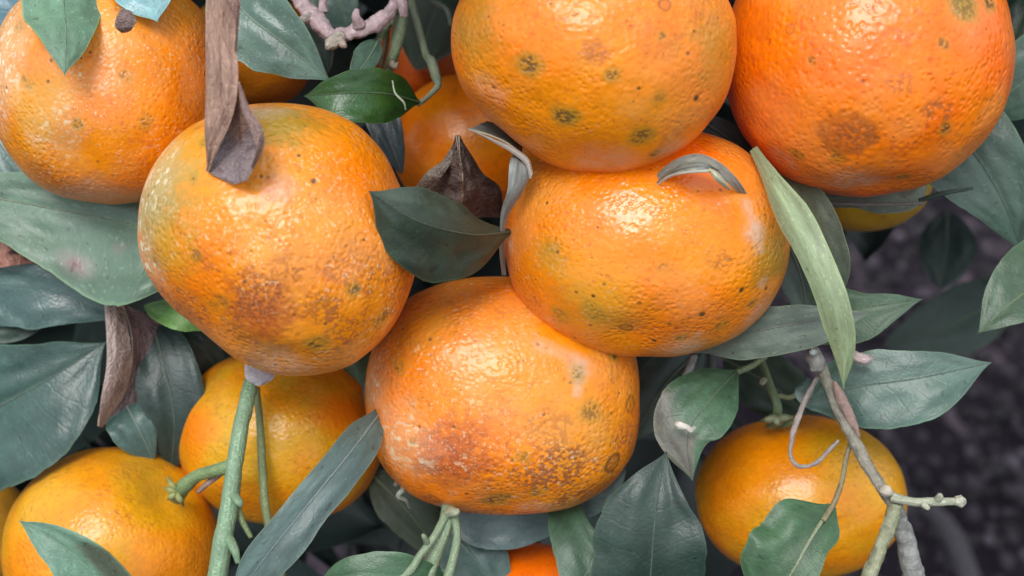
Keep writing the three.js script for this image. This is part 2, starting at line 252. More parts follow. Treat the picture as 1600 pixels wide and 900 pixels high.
fruit('shaded mandarin behind the hanging dry leaf at the top left', { c: [392, 78, 0.475], r: [100, 92], seed: 14, size: 'small', tone: [0.48, 0.15, 0.005], bump: 0.0002 });
fruit('yellow mandarin showing as a slice under the bright top right one', { c: [1350, 272, 0.472], r: [106, 90], seed: 15, size: 'small', tone: [0.52, 0.29, 0.02], green: 0.2, bump: 0.0002 });
fruit('orange mandarin cut by the bottom edge between two leaves', { c: [826, 950, 0.455], r: [104, 100], seed: 16, size: 'small', tone: DEEP, bump: 0.0002 });
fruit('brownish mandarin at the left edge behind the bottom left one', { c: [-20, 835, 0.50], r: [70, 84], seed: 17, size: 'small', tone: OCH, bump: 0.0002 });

// ---------------------------------------------------------------- leaves
function veinMask(t, u, seed) {                        // side veins leave the midrib at a slant and curve to the tip
  const au = Math.abs(u), k = 9, s = t * k - au * 1.7 + 0.5 * au * au + 0.35 * (noise(t * 5 + seed, u * 3, seed) - 0.5) + (u > 0 ? 0.43 : 0);
  const f = Math.abs(s - Math.round(s));
  return smooth(0.085, 0.0, f) * smooth(1.0, 0.75, au);
}
const LEAFMAP = [], LEAFBUMP = [];
for (let q = 0; q < 5; q++) {
  const sd = q * 13.7 + 2, dusty = [0.34, 0.62, 0.9, 0.40, 0.25][q], vein = [0.30, 0.18, 0.14, 0.8, 1.5][q];
  LEAFMAP.push(texture(640, 320, (t, w) => {
    const u = w * 2 - 1, a = fbm(t * 5 + sd, w * 3, sd, 4), b = noise(t * 70, w * 34 + sd, sd), c = noise(t * 26 + sd, w * 13, 3);
    let L = 0.66 + 0.34 * (a - 0.5) + 0.16 * (c - 0.5), r = L, g = L, bl = L;
    const v = veinMask(t, u, sd) * vein * 0.42 * smooth(0.25, 0.6, fbm(t * 4, w * 3, sd + 2, 2)); r += v * 0.30; g += v * 0.32; bl += v * 0.18;
    const net = smooth(0.10, 0.0, Math.abs(noise(t * 44 + sd, w * 22, 9) - 0.5)) * 0.06; r += net; g += net; bl += net * 0.6;
    const d = dusty * (smooth(0.74, 0.92, b) * 0.60 + 0.5 * smooth(0.86, 0.95, noise(t * 120, w * 60 + sd, 2))  + 0.30 * smooth(0.5, 0.8, fbm(t * 9, w * 5 + sd, 5, 4))); r += d; g += d; bl += d * 0.95;
    const m = smooth(0.945, 1.0, Math.abs(u)) * 0.5; r += m * 0.8; g += m * 0.75; bl += m * 0.3;
    const rib = smooth(0.05, 0.0, Math.abs(u)) * 0.10; r += rib; g += rib; bl += rib * 0.6;
    const sp = smooth(0.90, 0.97, noise(t * 38 + 3 * sd, w * 19, 7)); r *= 1 - 0.35 * sp; g *= 1 - 0.45 * sp; bl *= 1 - 0.5 * sp;
    return [r, g, bl];
  }, true));
  if (q < 3) LEAFBUMP.push(texture(640, 320, (t, w) => 0.5 + 0.22 * (fbm(t * 16 + sd, w * 8, sd, 4) - 0.5) - 0.07 * veinMask(t, w * 2 - 1, sd) + 0.12 * (noise(t * 90, w * 45, sd) - 0.5)));
}
const leafMats = new Map();
function leafMaterial(q, rough, spec) {
  const key = q + '/' + rough + '/' + spec;
  if (!leafMats.has(key)) leafMats.set(key, new THREE.MeshPhysicalMaterial({ map: LEAFMAP[q], bumpMap: LEAFBUMP[q % 3], bumpScale: 0.00034, roughness: rough, specularIntensity: spec, vertexColors: true, side: THREE.DoubleSide }));
  return leafMats.get(key);
}
// a sheet of nt x nu cells with a back, thin at its edges; at(t, u) gives the place, u from -1 to 1; tint(t, u) its colour
function sheet(nt, nu, at, thick, tint, under) {
  const W = nu + 1, pos = [], uv = [], col = [], idx = [], top = [], nrm = [];
  for (let i = 0; i <= nt; i++) for (let j = 0; j <= nu; j++) top.push(at(i / nt, j / nu * 2 - 1));
  for (let i = 0; i <= nt; i++) for (let j = 0; j <= nu; j++) {
    const a = top[Math.min(nt, i + 1) * W + j], b = top[Math.max(0, i - 1) * W + j], c = top[i * W + Math.min(nu, j + 1)], d = top[i * W + Math.max(0, j - 1)];
    const n = a.clone().sub(b).cross(c.clone().sub(d)); const l = n.length();
    nrm.push(l > 1e-12 ? n.multiplyScalar(1 / l) : (nrm.length ? nrm[nrm.length - 1].clone() : V(0, 1, 0)));
  }
  const facing = nrm[Math.floor(nt / 2) * W + Math.floor(nu / 2)], back = facing.dot(FW) < 0 ? 1 : -1;
  const N = W * (nt + 1);
  for (let s = 0; s < 2; s++) for (let i = 0; i <= nt; i++) for (let j = 0; j <= nu; j++) {
    const k = i * W + j, t = i / nt, u = j / nu * 2 - 1, p = top[k].clone();
    if (s) p.addScaledVector(nrm[k], back * thick);
    pos.push(p.x, p.y, p.z); uv.push(t, (u + 1) / 2);
    const c = s ? under || tint(t, u) : tint(t, u); col.push(c[0], c[1], c[2]);
  }
  const quad = (a, b, c, d) => idx.push(a, b, c, c, b, d);
  for (let i = 0; i < nt; i++) for (let j = 0; j < nu; j++) {
    const a = i * W + j, b = a + 1, c = a + W, d = c + 1;
    if (back < 0) { quad(a, c, b, d); quad(N + a, N + b, N + c, N + d); } else { quad(a, b, c, d); quad(N + a, N + c, N + b, N + d); }
  }
  const g = new THREE.BufferGeometry(), rim = { p: [], u: [], c: [], i: [] };
  const edge = [];
  for (let j = 0; j < nu; j++) edge.push(j);
  for (let i = 0; i < nt; i++) edge.push(i * W + nu);
  for (let j = nu; j > 0; j--) edge.push(nt * W + j);
  for (let i = nt; i > 0; i--) edge.push(i * W);
  const base = pos.length / 3;
  for (const k of edge) for (let s = 0; s < 2; s++) { const o = (s * N + k) * 3; pos.push(pos[o], pos[o + 1], pos[o + 2]); uv.push(uv[k * 2], 0.985); col.push(col[k * 3] * 1.5 + 0.05, col[k * 3 + 1] * 1.4 + 0.05, col[k * 3 + 2] * 1.2 + 0.02); }
  for (let e = 0; e < edge.length; e++) { const a = base + e * 2, b = base + ((e + 1) % edge.length) * 2; if (back < 0) quad(a, b, a + 1, b + 1); else quad(a, a + 1, b, b + 1); }
  g.setAttribute('position', new THREE.Float32BufferAttribute(pos, 3)); g.setAttribute('uv', new THREE.Float32BufferAttribute(uv, 2)); g.setAttribute('color', new THREE.Float32BufferAttribute(col, 3));
  g.setIndex(idx); g.computeVertexNormals();
  return g;
}
function curve(pts) { return new THREE.CatmullRomCurve3(pts.map((p) => P(p[0], p[1], p[2])), false, 'centripetal'); }
// a round stalk through photograph points [px, py, depth, radius in px], a little knobbly
function tube(pts, opt = {}) {
  const c = curve(pts), n = opt.n || Math.max(10, pts.length * 8), m = opt.m || 10, frames = c.computeFrenetFrames(n, false), pos = [], uv = [], idx = [], sd = pts[0][0] * 0.37 + pts[0][1];
  const len = c.getLength(), spans = pts.length - 1;
  // radius follows the same parameter as the points
  for (let i = 0; i <= n; i++) {
    const s = i / n, tt = c.getUtoTmapping(s), f = tt * spans, k = Math.min(spans - 1, Math.floor(f)), p = c.getPointAt(s);
    let r = (opt.k || 1) * lerp(pts[k][3] * pts[k][2], pts[k + 1][3] * pts[k + 1][2], f - k) / FOCAL;
    for (let j = 0; j <= m; j++) {
      const a = j / m * 2 * Math.PI, kn = 1 + (opt.knob ?? 0.14) * (fbm(Math.cos(a) * 0.9 + sd, s * len * 400, Math.sin(a) * 0.9, 3) - 0.5) * 2;
      const q = p.clone().addScaledVector(frames.normals[i], Math.cos(a) * r * kn).addScaledVector(frames.binormals[i], Math.sin(a) * r * kn);
      pos.push(q.x, q.y, q.z); uv.push(j / m, s * len * 60);
    }
  }
  const W = m + 1;
  for (let i = 0; i < n; i++) for (let j = 0; j < m; j++) { const a = i * W + j; idx.push(a, a + 1, a + W, a + 1, a + W + 1, a + W); }
  for (const [row, flip] of [[0, 0], [n, 1]]) { const k = pos.length / 3, p = c.getPointAt(row / n); pos.push(p.x, p.y, p.z); uv.push(0.5, 0); for (let j = 0; j < m; j++) { const a = row * W + j; flip ? idx.push(k, a, a + 1) : idx.push(k, a + 1, a); } }
  const g = new THREE.BufferGeometry();
  g.setAttribute('position', new THREE.Float32BufferAttribute(pos, 3)); g.setAttribute('uv', new THREE.Float32BufferAttribute(uv, 2)); g.setIndex(idx); g.computeVertexNormals();
  return g;
}
const BARKBUMP = texture(256, 256, (u, v) => { const a = u * 2 * Math.PI; return 0.5 * fbm(Math.cos(a) * 2, v * 24, Math.sin(a) * 2, 4) + 0.5 * fbm(Math.cos(a) * 5, v * 6, Math.sin(a) * 5 + 8, 3); });
const BARKMAP = texture(256, 256, (u, v) => { const a = u * 2 * Math.PI, k = 0.62 + 0.7 * (fbm(Math.cos(a) * 1.4, v * 9, Math.sin(a) * 1.4, 4) - 0.5), q = smooth(0.55, 0.8, fbm(Math.cos(a) * 3, v * 30, Math.sin(a) * 3 + 5, 3)) * 0.25; return [k + q, k + q, k + q]; }, true);
const STEMMAP = texture(256, 256, (u, v) => { const a = u * 2 * Math.PI, k = 0.64 + 0.3 * (fbm(Math.cos(a) * 4, v * 2.4, Math.sin(a) * 4, 4) - 0.5) + 0.25 * (fbm(Math.cos(a), v * 3, Math.sin(a) + 5, 3) - 0.5), q = smooth(0.7, 0.84, noise(Math.cos(a) * 4, v * 34, Math.sin(a) * 4)) * 0.22; return [k + q * 1.1, k + q, k + q * 0.7]; }, true);
const STEMBUMP = texture(256, 256, (u, v) => { const a = u * 2 * Math.PI; return 0.6 * fbm(Math.cos(a) * 5, v * 3, Math.sin(a) * 5, 4) + 0.4 * noise(Math.cos(a) * 4, v * 30, Math.sin(a) * 4); });
const stalkMats = new Map();
function stalkMaterial(c, rough = 0.55) {
  const key = c.join() + rough;
  if (!stalkMats.has(key)) stalkMats.set(key, new THREE.MeshPhysicalMaterial({ color: new THREE.Color(c[0] * 1.5, c[1] * 1.5, c[2] * 1.5), map: c[1] > c[0] * 1.15 ? STEMMAP : BARKMAP, bumpMap: c[1] > c[0] * 1.15 ? STEMBUMP : BARKBUMP, bumpScale: 0.0004, roughness: rough }));
  return stalkMats.get(key);
}
const along = (a, t) => { if (!Array.isArray(a)) return a; const f = t * (a.length - 1), k = Math.min(a.length - 2, Math.floor(f)), s = f - k, p0 = a[Math.max(0, k - 1)], p1 = a[k], p2 = a[k + 1], p3 = a[Math.min(a.length - 1, k + 2)];
  return Math.max(0, 0.5 * (2 * p1 + (p2 - p0) * s + (2 * p0 - 5 * p1 + 4 * p2 - p3) * s * s + (3 * p1 - p0 - 3 * p2 + p3) * s * s * s)); };
const OUTLINE = (t) => Math.pow(Math.sin(Math.PI * Math.pow(clamp(t), 0.92)), 0.78);
// m: midrib [px, py, depth] base to tip; l, r: half widths in px as seen left and right of the way to the tip (a number or a row of numbers);
// fold, roll: degrees the halves rise to the camera; curl: bend of each half; tint: base colour
function leaf(label, s) {
  const c = curve(s.m), base = c.getPoint(0), sd = s.m[0][0] * 0.013 + s.m[0][1] * 0.029;
  const t0 = thing(s.name || 'leaf', label, s.category || 'leaf', base);
  const dr = (a) => a * Math.PI / 180, N = 8, nt = s.nt || 48, nu = s.nu || 20;
  const frame = (t) => {
    const p = c.getPoint(t), T = c.getTangent(t), view = CAM.clone().sub(p).normalize(), S = T.clone().cross(view).normalize(), M = S.clone().cross(T).normalize();
    return { p, S, M, px: p.clone().sub(CAM).dot(FW) * -1 / FOCAL };
  };
  const frames = []; for (let i = 0; i <= nt; i++) frames.push(frame(i / nt));
  const place = (t, u) => {
    const f = frames[Math.round(t * nt)], right = u > 0, au = Math.abs(u), w = s.l !== undefined && !right ? s.l : s.r;
    let wid = (Array.isArray(w) ? along(w, t) : w * OUTLINE(t)) * f.px * (1 + 0.05 * (noise(t * 9 + sd, right ? 1 : 5, sd) - 0.5) * 2 + 0.024 * (noise(t * 38 + sd, right ? 2 : 6, sd) - 0.5));
    const roll = dr(Array.isArray(s.roll) ? lerp(s.roll[0], s.roll[1], t) : s.roll || 0), fold = dr(Array.isArray(s.fold) ? lerp(s.fold[0], s.fold[1], t) : s.fold ?? 14), cu = dr(Array.isArray(s.curl) ? lerp(s.curl[0], s.curl[1], t) : s.curl ?? -12);
    const a0 = fold + (right ? roll : -roll); let x = 0, z = 0, full = 0;
    for (let k = 0; k < N; k++) { const a = a0 + cu * (k + 0.5) / N; full += Math.cos(a) / N; if ((k + 1) / N <= au + 1e-6) { x += Math.cos(a) / N; z += Math.sin(a) / N; } else { const q = clamp(au * N - k); x += Math.cos(a) / N * q; z += Math.sin(a) / N * q; } }
    if (!s.real) wid /= Math.max(0.25, full);
    z += 0.22 * smooth(0, 0.45, au) * (fbm(t * 4 + sd * 3, u * 2.2, sd + 7, 2) - 0.5);
    z += (s.wave ?? 0.10) * au * (noise(t * 5 + sd, u * 1.2 + 3, sd) - 0.5) * 2;
    return f.p.clone().addScaledVector(f.S, (right ? 1 : -1) * x * wid).addScaledVector(f.M, z * wid);
  };
  const tint = (t, u) => {
    let k = s.tint;
    for (const [pt, pu, r, col, st = 1] of s.patch || []) { const d = Math.hypot((t - pt) * 2.2, u - pu) / r + 0.5 * (fbm(t * 14 + sd, u * 5, sd, 3) - 0.5); k = mix3(k, col, st * smooth(1.1, 0.6, d)); }
    const vv = 0.70 + 0.60 * fbm(t * 3 + sd, u * 1.6, sd, 3), yy = 0.10 * (fbm(t * 2 + sd + 9, u * 1.2, sd + 4, 2) - 0.4); return [k[0] * 0.95 * (vv + yy), k[1] * 1.20 * vv, k[2] * 1.06 * (vv - yy)];
  };
  const under = (s.under || mix3(s.tint, [0.18, 0.22, 0.15], 0.4)).map((v) => v * 1.45);
  part('blade', sheet(nt, nu, place, s.thick || 0.00035, tint, under), leafMaterial(s.q ?? 0, s.rough ?? 0.42, s.spec ?? 1), t0);
  if (s.rib !== false) {
    const pts = [], from = s.ribFrom || 0, to = s.ribTo || 0.97;
    for (let i = 0; i <= 12; i++) { const t = lerp(from, to, i / 12), f = frame(t), e = lerp(s.ribR || 2.6, 0.8, i / 12); pts.push([f.p.clone().addScaledVector(f.M, e * f.px * (s.ribUp ?? 0.25)), e * f.px]); }
    part('midrib', ribTube(pts), stalkMaterial(s.ribTint || s.tint.map((v, i) => v * 1.3 + [0.06, 0.07, 0.035][i]), 0.5), t0);
  }
  if (s.petiole) part('petiole', tube(s.petiole), stalkMaterial(s.petTint || [0.22, 0.28, 0.15]), t0);
  return t0;
}
function ribTube(pts) {
  const c = new THREE.CatmullRomCurve3(pts.map((p) => p[0])), n = 30, m = 6, fr = c.computeFrenetFrames(n, false), pos = [], uv = [], idx = [];
  for (let i = 0; i <= n; i++) { const p = c.getPointAt(i / n), r = lerp(pts[0][1], pts[pts.length - 1][1], i / n); for (let j = 0; j <= m; j++) { const a = j / m * 2 * Math.PI, q = p.clone().addScaledVector(fr.normals[i], Math.cos(a) * r).addScaledVector(fr.binormals[i], Math.sin(a) * r); pos.push(q.x, q.y, q.z); uv.push(j / m, i / n * 3); } }
  for (let i = 0; i < n; i++) for (let j = 0; j < m; j++) { const a = i * (m + 1) + j; idx.push(a, a + 1, a + m + 1, a + 1, a + m + 2, a + m + 1); }
  const g = new THREE.BufferGeometry(); g.setAttribute('position', new THREE.Float32BufferAttribute(pos, 3)); g.setAttribute('uv', new THREE.Float32BufferAttribute(uv, 2)); g.setIndex(idx); g.computeVertexNormals(); return g;
}
// a sheet between two lines of photograph points, bellied towards the camera by `belly` px (a number or a row)
function strip(a, b, o) {
  const ca = curve(a), cb = curve(b), nt = o.nt || 40, nu = o.nu || 16, sd = a[0][0] * 0.031;
  const at = (t, u) => {
    const p = ca.getPoint(t), q = cb.getPoint(t), w = (u + 1) / 2, r = p.lerp(q, w), px = 0.4 / FOCAL;
    const amp = (Array.isArray(o.belly) ? along2(o.belly, t) : o.belly || 0), rip = (o.ripple || 0) * (noise(t * 7 + sd, u * 2.5, sd) - 0.5) * 2;
    return r.addScaledVector(FW, (amp * (1 - u * u) + rip) * px);
  };
  const tint = (t, u) => { let k = o.tint; for (const [pt, pu, r, col, st = 1] of o.patch || []) { const d = Math.hypot((t - pt) * 2, u - pu) / r + 0.5 * (fbm(t * 12 + sd, u * 5, sd, 3) - 0.5); k = mix3(k, col, st * smooth(1.1, 0.6, d)); } return k.map((v) => v * 1.45); };
  return sheet(nt, nu, at, o.thick || 0.00035, tint, (o.under || o.tint).map((v) => v * 1.45));
}
const along2 = (a, t) => { const f = t * (a.length - 1), k = Math.min(a.length - 2, Math.floor(f)); return lerp(a[k], a[k + 1], smooth(0, 1, f - k)); };

const DG = [0.022, 0.055, 0.022], MG = [0.040, 0.078, 0.042], TEAL = [0.060, 0.105, 0.092], GT = [0.085, 0.125, 0.105], SLATE = [0.030, 0.050, 0.050], BLUEG = [0.095, 0.135, 0.145], SAGE = [0.175, 0.255, 0.185], GREY = [0.135, 0.145, 0.128], LIME = [0.16, 0.28, 0.075], PALEG = [0.34, 0.345, 0.215];
const DRYB = [0.27, 0.150, 0.105], DRYG = [0.20, 0.150, 0.135], DRYP = [0.30, 0.22, 0.20];

// upper left
leaf('pale sage leaf hanging tip down over the top left mandarin', { m: [[97, -80, .388], [99, 0, .380], [103, 60, .371], [101, 119, .368]], r: [66, 66, 63, 46, 25, 0], l: [58, 57, 52, 39, 22, 0], fold: -6, roll: 8, tint: SAGE, q: 1, ribTint: [0.22, 0.32, 0.24], ribR: 1.6, rough: 0.5 });
leaf('pale blue rounded leaf tip at the top edge over the top left mandarin', { m: [[205, -70, .392], [230, -20, .385], [246, 34, .381]], l: [40, 48, 52, 44, 24, 0], r: [44, 52, 55, 50, 34, 0], fold: 4, roll: 0, tint: [0.24, 0.37, 0.44], q: 1, rib: false, rough: 0.32 });
leaf('light blue leaf in the top left corner behind the fruit', { m: [[-80, -60, .44], [0, 30, .436], [70, 120, .445]], r: 80, l: 80, fold: 8, roll: -10, tint: [0.14, 0.25, 0.36], q: 1, rough: 0.3 });
leaf('dark teal leaf along the left edge behind the top left mandarin', { m: [[-90, 150, .46], [-10, 215, .455], [70, 330, .455]], r: 70, l: 60, fold: 8, tint: [0.11, 0.18, 0.18], q: 0, rough: 0.35 });
leaf('grey-green leaf with a bluish lower half right of the hanging dry leaf', { m: [[352, -44, .392], [378, 14, .386], [444, 68, .384], [517, 128, .386]], l: [40, 56, 60, 52, 30, 0], r: [16, 44, 66, 62, 38, 0], fold: 14, roll: -4, tint: [0.115, 0.165, 0.145], q: 1, rough: 0.34, ribR: 2.4, ribTint: [0.2, 0.27, 0.2] });
leaf('glossy dark green leaf pointing left between the top left fruit', { m: [[656, 160, .398], [600, 146, .384], [540, 146, .380], [474, 150, .382]], l: [2, 36, 46, 46, 34, 0], r: [2, 30, 38, 36, 24, 0], fold: 13, roll: -6, tint: [0.022, 0.072, 0.014], q: 0, rough: 0.36, ribTint: [0.07, 0.13, 0.06], ribR: 2, petiole: [[634, -30, .43, 6], [652, 36, .425, 6], [667, 88, .42, 6], [674, 96, .416, 8], [682, 122, .412, 8], [684, 134, .408, 5], [670, 150, .404, 4], [654, 163, .398, 4]], petTint: [0.22, 0.26, 0.17] });
leaf('small triangular grey-green leaf just above the glossy dark leaf', { m: [[592, 62, .415], [575, 92, .408], [548, 128, .402]], l: 16, r: 24, fold: 10, tint: [0.10, 0.15, 0.12], q: 0, ribR: 2, petiole: [[612, 34, .424, 6], [600, 48, .420, 6], [591, 64, .415, 6]] });
leaf('dark green broad leaf behind the stalks at the top', { m: [[740, -60, .47], [690, 0, .465], [650, 110, .47]], l: 70, r: 74, fold: 10, roll: -14, tint: [0.032, 0.05, 0.038], q: 0, rough: 0.55 });
leaf('teal leaf in the fork of the pinkish dry twig', { m: [[470, -60, .45], [520, -10, .448], [548, 52, .45]], l: 36, r: 42, fold: 10, roll: 4, tint: [0.055, 0.095, 0.085], q: 0 });
leaf('narrow dark leaf standing behind the tip of the bluish leaf', { m: [[455, 40, .44], [492, 70, .438], [510, 118, .44]], l: 26, r: 22, fold: 12, roll: -10, tint: [0.04, 0.06, 0.06], q: 0 });
leaf('dark bluish leaf wedged between two fruit below the glossy leaf', { m: [[575, 140, .432], [598, 190, .428], [628, 272, .43]], l: 28, r: 26, fold: 12, roll: 6, tint: [0.030, 0.042, 0.055], q: 0, rough: 0.4, ribTint: [0.13, 0.13, 0.15] });
// centre
leaf('dusty dark leaf pointing left in the middle of the cluster', { m: [[800, 362, .392], [735, 366, .374], [650, 344, .362], [576, 298, .358]], r: [4, 22, 46, 52, 40, 0], l: [4, 58, 84, 76, 50, 0], fold: -14, roll: 4, curl: -8, tint: [0.042, 0.055, 0.040], q: 2, rough: 0.48, ribTint: [0.09, 0.115, 0.075], ribR: 1.8, nu: 24 });
// right
leaf('long narrow pale green leaf curving down beside the wide mandarin', { m: [[1176, 232, .388], [1212, 296, .372], [1262, 380, .362], [1302, 470, .360], [1317, 548, .364], [1318, 608, .370]], l: [8, 16, 27, 25, 24, 23, 14, 0], r: [6, 12, 24, 24, 26, 24, 13, 0], fold: -10, roll: -10, curl: -14, tint: PALEG, under: [0.3, 0.36, 0.22], q: 1, rib: false, rough: 0.5 });
leaf('dusty olive leaf edge behind the long pale leaf', { m: [[1200, 246, .408], [1262, 322, .398], [1296, 396, .396], [1310, 480, .402]], l: [16, 26, 32, 30, 22, 0], r: [20, 26, 34, 36, 28, 0], fold: 8, roll: -20, tint: [0.105, 0.110, 0.085], q: 2, rib: false, rough: 0.6 });
leaf('dark grey-teal leaf in the gap right of the wide mandarin', { m: [[1190, 330, .425], [1240, 400, .420], [1270, 520, .42]], l: 56, r: 40, fold: 6, roll: 10, tint: [0.055, 0.07, 0.066], q: 2, rough: 0.6 });
leaf('dusty grey leaf lying flat under the wide mandarin', { m: [[1040, 548, .415], [1130, 528, .404], [1230, 508, .398], [1364, 488, .398]], l: [20, 52, 46, 34, 22, 0], r: [10, 16, 40, 44, 36, 0], fold: 8, roll: -6, tint: GREY, q: 2, rough: 0.6, ribTint: [0.2, 0.2, 0.18], ribR: 2 });
leaf('green pointed leaf tip right of the dusty grey leaf', { m: [[1200, 520, .425], [1300, 490, .418], [1370, 478, .414], [1443, 467, .414]], l: [20, 40, 38, 22, 14, 0], r: [18, 40, 52, 46, 24, 0], fold: 10, tint: [0.085, 0.125, 0.085], q: 0, rough: 0.5, ribR: 1.5 });
leaf('broad teal leaf pointing right above the lower right mandarin', { m: [[1262, 628, .418], [1330, 606, .412], [1430, 592, .408], [1550, 566, .408]], l: [12, 44, 52, 50, 34, 0], r: [14, 48, 66, 72, 52, 0], fold: 6, roll: 4, tint: [0.095, 0.140, 0.125], q: 1, rough: 0.40, ribR: 2, ribTint: [0.15, 0.21, 0.18] });
leaf('broad grey-teal leaf below the top right mandarin, folded along its midrib', { m: [[1420, 150, .455], [1500, 212, .43], [1560, 300, .428], [1600, 398, .432]], r: [60, 76, 84, 66, 36, 0], l: [40, 62, 72, 64, 40, 0], fold: 13, roll: 4, tint: [0.085, 0.125, 0.108], q: 1, rough: 0.42, ribTint: [0.1, 0.14, 0.11] });
leaf('teal leaf at the right edge beside the top right mandarin', { m: [[1690, 40, .44], [1620, 110, .436], [1520, 190, .445]], l: 60, r: 56, fold: 8, roll: 6, tint: [0.085, 0.125, 0.105], q: 1, rough: 0.4 });
leaf('dark green leaf in the top right corner', { m: [[1640, -50, .46], [1600, 20, .458], [1570, 100, .46]], l: 44, r: 40, fold: 10, roll: -10, tint: [0.035, 0.06, 0.042], q: 0 });
leaf('mid green leaf with a light midrib at the right edge pointing down', { m: [[1680, 400, .416], [1610, 450, .410], [1565, 486, .408], [1527, 522, .408]], r: [60, 66, 58, 44, 22, 0], l: [30, 44, 44, 34, 18, 0], fold: 12, roll: -8, tint: [0.060, 0.095, 0.056], q: 3, ribTint: [0.17, 0.23, 0.12], ribR: 3 });
leaf('small blurred dark leaf hanging low over the soil at the right', { m: [[1480, 330, .60], [1478, 390, .60], [1470, 452, .60]], l: 46, r: 44, fold: 8, tint: [0.020, 0.036, 0.034], q: 0, rough: 0.6 });
leaf('dark blurred leaf over the soil behind the broad teal leaf', { m: [[1600, 440, .62], [1500, 500, .61], [1380, 540, .61]], l: 52, r: 50, fold: 8, tint: [0.018, 0.036, 0.030], q: 0, rough: 0.6 });
leaf('dark striped leaf squeezed between the two top right fruit', { m: [[1080, 180, .425], [1150, 225, .42], [1215, 300, .42]], l: 24, r: 24, fold: 10, tint: [0.05, 0.05, 0.055], q: 4, rough: 0.6 });
leaf('torn grey dead leaf under the top right mandarin', { name: 'dry_leaf', category: 'dry leaf', m: [[1250, 316, .43], [1320, 308, .424], [1390, 292, .42], [1452, 258, .422]], l: [2, 18, 40, 50, 40, 6], r: [6, 12, 20, 40, 44, 8], fold: 8, wave: 0.22, tint: [0.17, 0.165, 0.15], q: 2, rib: false, rough: 0.7, patch: [[0.82, 0.3, 0.35, [0.09, 0.075, 0.055], 0.8], [0.6, -0.2, 0.2, [0.24, 0.22, 0.19], 0.8]] });
// left
leaf('big dusty leaf with a pink spot running in from the left under the fruit', { m: [[-60, 300, .424], [40, 318, .422], [150, 340, .420], [250, 362, .416], [340, 410, .416]], l: [30, 46, 54, 54, 44, 6], r: [50, 66, 100, 132, 112, 20], fold: 10, roll: 4, tint: [0.14, 0.195, 0.15], q: 1, rough: 0.42, nt: 64, nu: 28, ribTint: [0.25, 0.31, 0.22], ribR: 1.7, patch: [[0.475, 0.68, 0.20, [0.26, 0.22, 0.21], 0.75], [0.48, 0.70, 0.09, [0.30, 0.15, 0.16], 0.95], [0.62, 0.3, 0.08, [0.25, 0.2, 0.18], 0.6]] });
leaf('shiny blue-green leaf below the big dusty leaf at the left', { m: [[-90, 462, .445], [0, 450, .442], [100, 462, .442], [200, 500, .445]], l: [26, 38, 42, 34, 22, 0], r: [30, 52, 62, 54, 30, 0], fold: 6, roll: -4, tint: [0.075, 0.120, 0.125], q: 0, rough: 0.30, rib: false });
leaf('dull grey-green leaf wedge at the left edge below the shiny one', { m: [[-60, 500, .45], [0, 504, .448], [66, 512, .45]], l: 40, r: 34, fold: 10, tint: [0.075, 0.10, 0.09], q: 2, rough: 0.5 });
leaf('large two-toned dark leaf at the left edge, lit on its lower half', { m: [[-120, 702, .440], [0, 634, .432], [80, 590, .430], [166, 534, .432]], l: [60, 92, 96, 74, 40, 0], r: [70, 116, 120, 108, 66, 0], fold: 15, roll: 3, tint: [0.048, 0.085, 0.080], q: 0, rough: 0.36, nt: 60, nu: 26, ribTint: [0.12, 0.17, 0.13], ribR: 2.2 });
leaf('dark slate leaf pointing down right of the small dry strip', { m: [[232, 480, .445], [256, 570, .438], [272, 650, .438], [268, 735, .445]], l: 54, r: 50, fold: 10, roll: -8, tint: SLATE, q: 0, rough: 0.45 });
leaf('small bluish leaf tip above the bottom left mandarin', { m: [[190, 620, .442], [212, 660, .436], [240, 720, .44]], l: 28, r: 44, fold: 8, roll: 6, tint: [0.10, 0.15, 0.15], q: 0, rough: 0.36, ribTint: [0.2, 0.26, 0.24] });
leaf('bright yellow-green leaf sliver under the large mottled mandarin', { m: [[225, 478, .43], [285, 490, .425], [350, 506, .43]], l: 20, r: 27, fold: 4, roll: 8, tint: LIME, q: 0, rough: 0.5, rib: false });
leaf('dark green leaf below the yellow-green sliver', { m: [[240, 500, .452], [300, 535, .45], [352, 590, .455]], l: 36, r: 46, fold: 10, tint: [0.024, 0.045, 0.036], q: 0 });
leaf('long narrow blue-grey leaf lying diagonally across the golden mandarin', { m: [[598, 640, .405], [548, 706, .392], [480, 790, .384], [420, 864, .382], [366, 936, .384]], l: [10, 34, 38, 36, 42, 34, 10], r: [8, 26, 28, 30, 30, 28, 10], fold: 10, roll: 6, tint: [0.105, 0.135, 0.140], q: 2, rough: 0.42, ribTint: [0.2, 0.245, 0.235], ribR: 2.4, nt: 60 });
leaf('pale two-sided leaf tip over the bottom left mandarin', { m: [[210, 975, .385], [140, 890, .378], [80, 842, .376], [29, 813, .378]], l: [34, 46, 48, 34, 20, 0], r: [30, 40, 36, 26, 14, 0], fold: [24, 10], roll: 16, tint: [0.15, 0.235, 0.185], q: 1, rough: 0.45, ribR: 1.6, patch: [[0.30, 0.6, 0.5, [0.10, 0.08, 0.06], 0.8]] });
leaf('rounded green leaf at the bottom edge left of the forked stalks', { m: [[700, 930, .41], [640, 905, .398], [560, 896, .396], [490, 915, .40]], r: [20, 32, 36, 32, 22, 0], l: [20, 40, 44, 40, 24, 0], fold: 6, roll: 6, tint: [0.070, 0.125, 0.068], q: 0, rough: 0.42, rib: false });
leaf('dull olive leaf in shadow under the bottom centre mandarin', { m: [[580, 740, .455], [630, 790, .45], [700, 880, .455]], l: 46, r: 40, fold: 8, tint: [0.055, 0.065, 0.045], q: 0, rough: 0.6 });
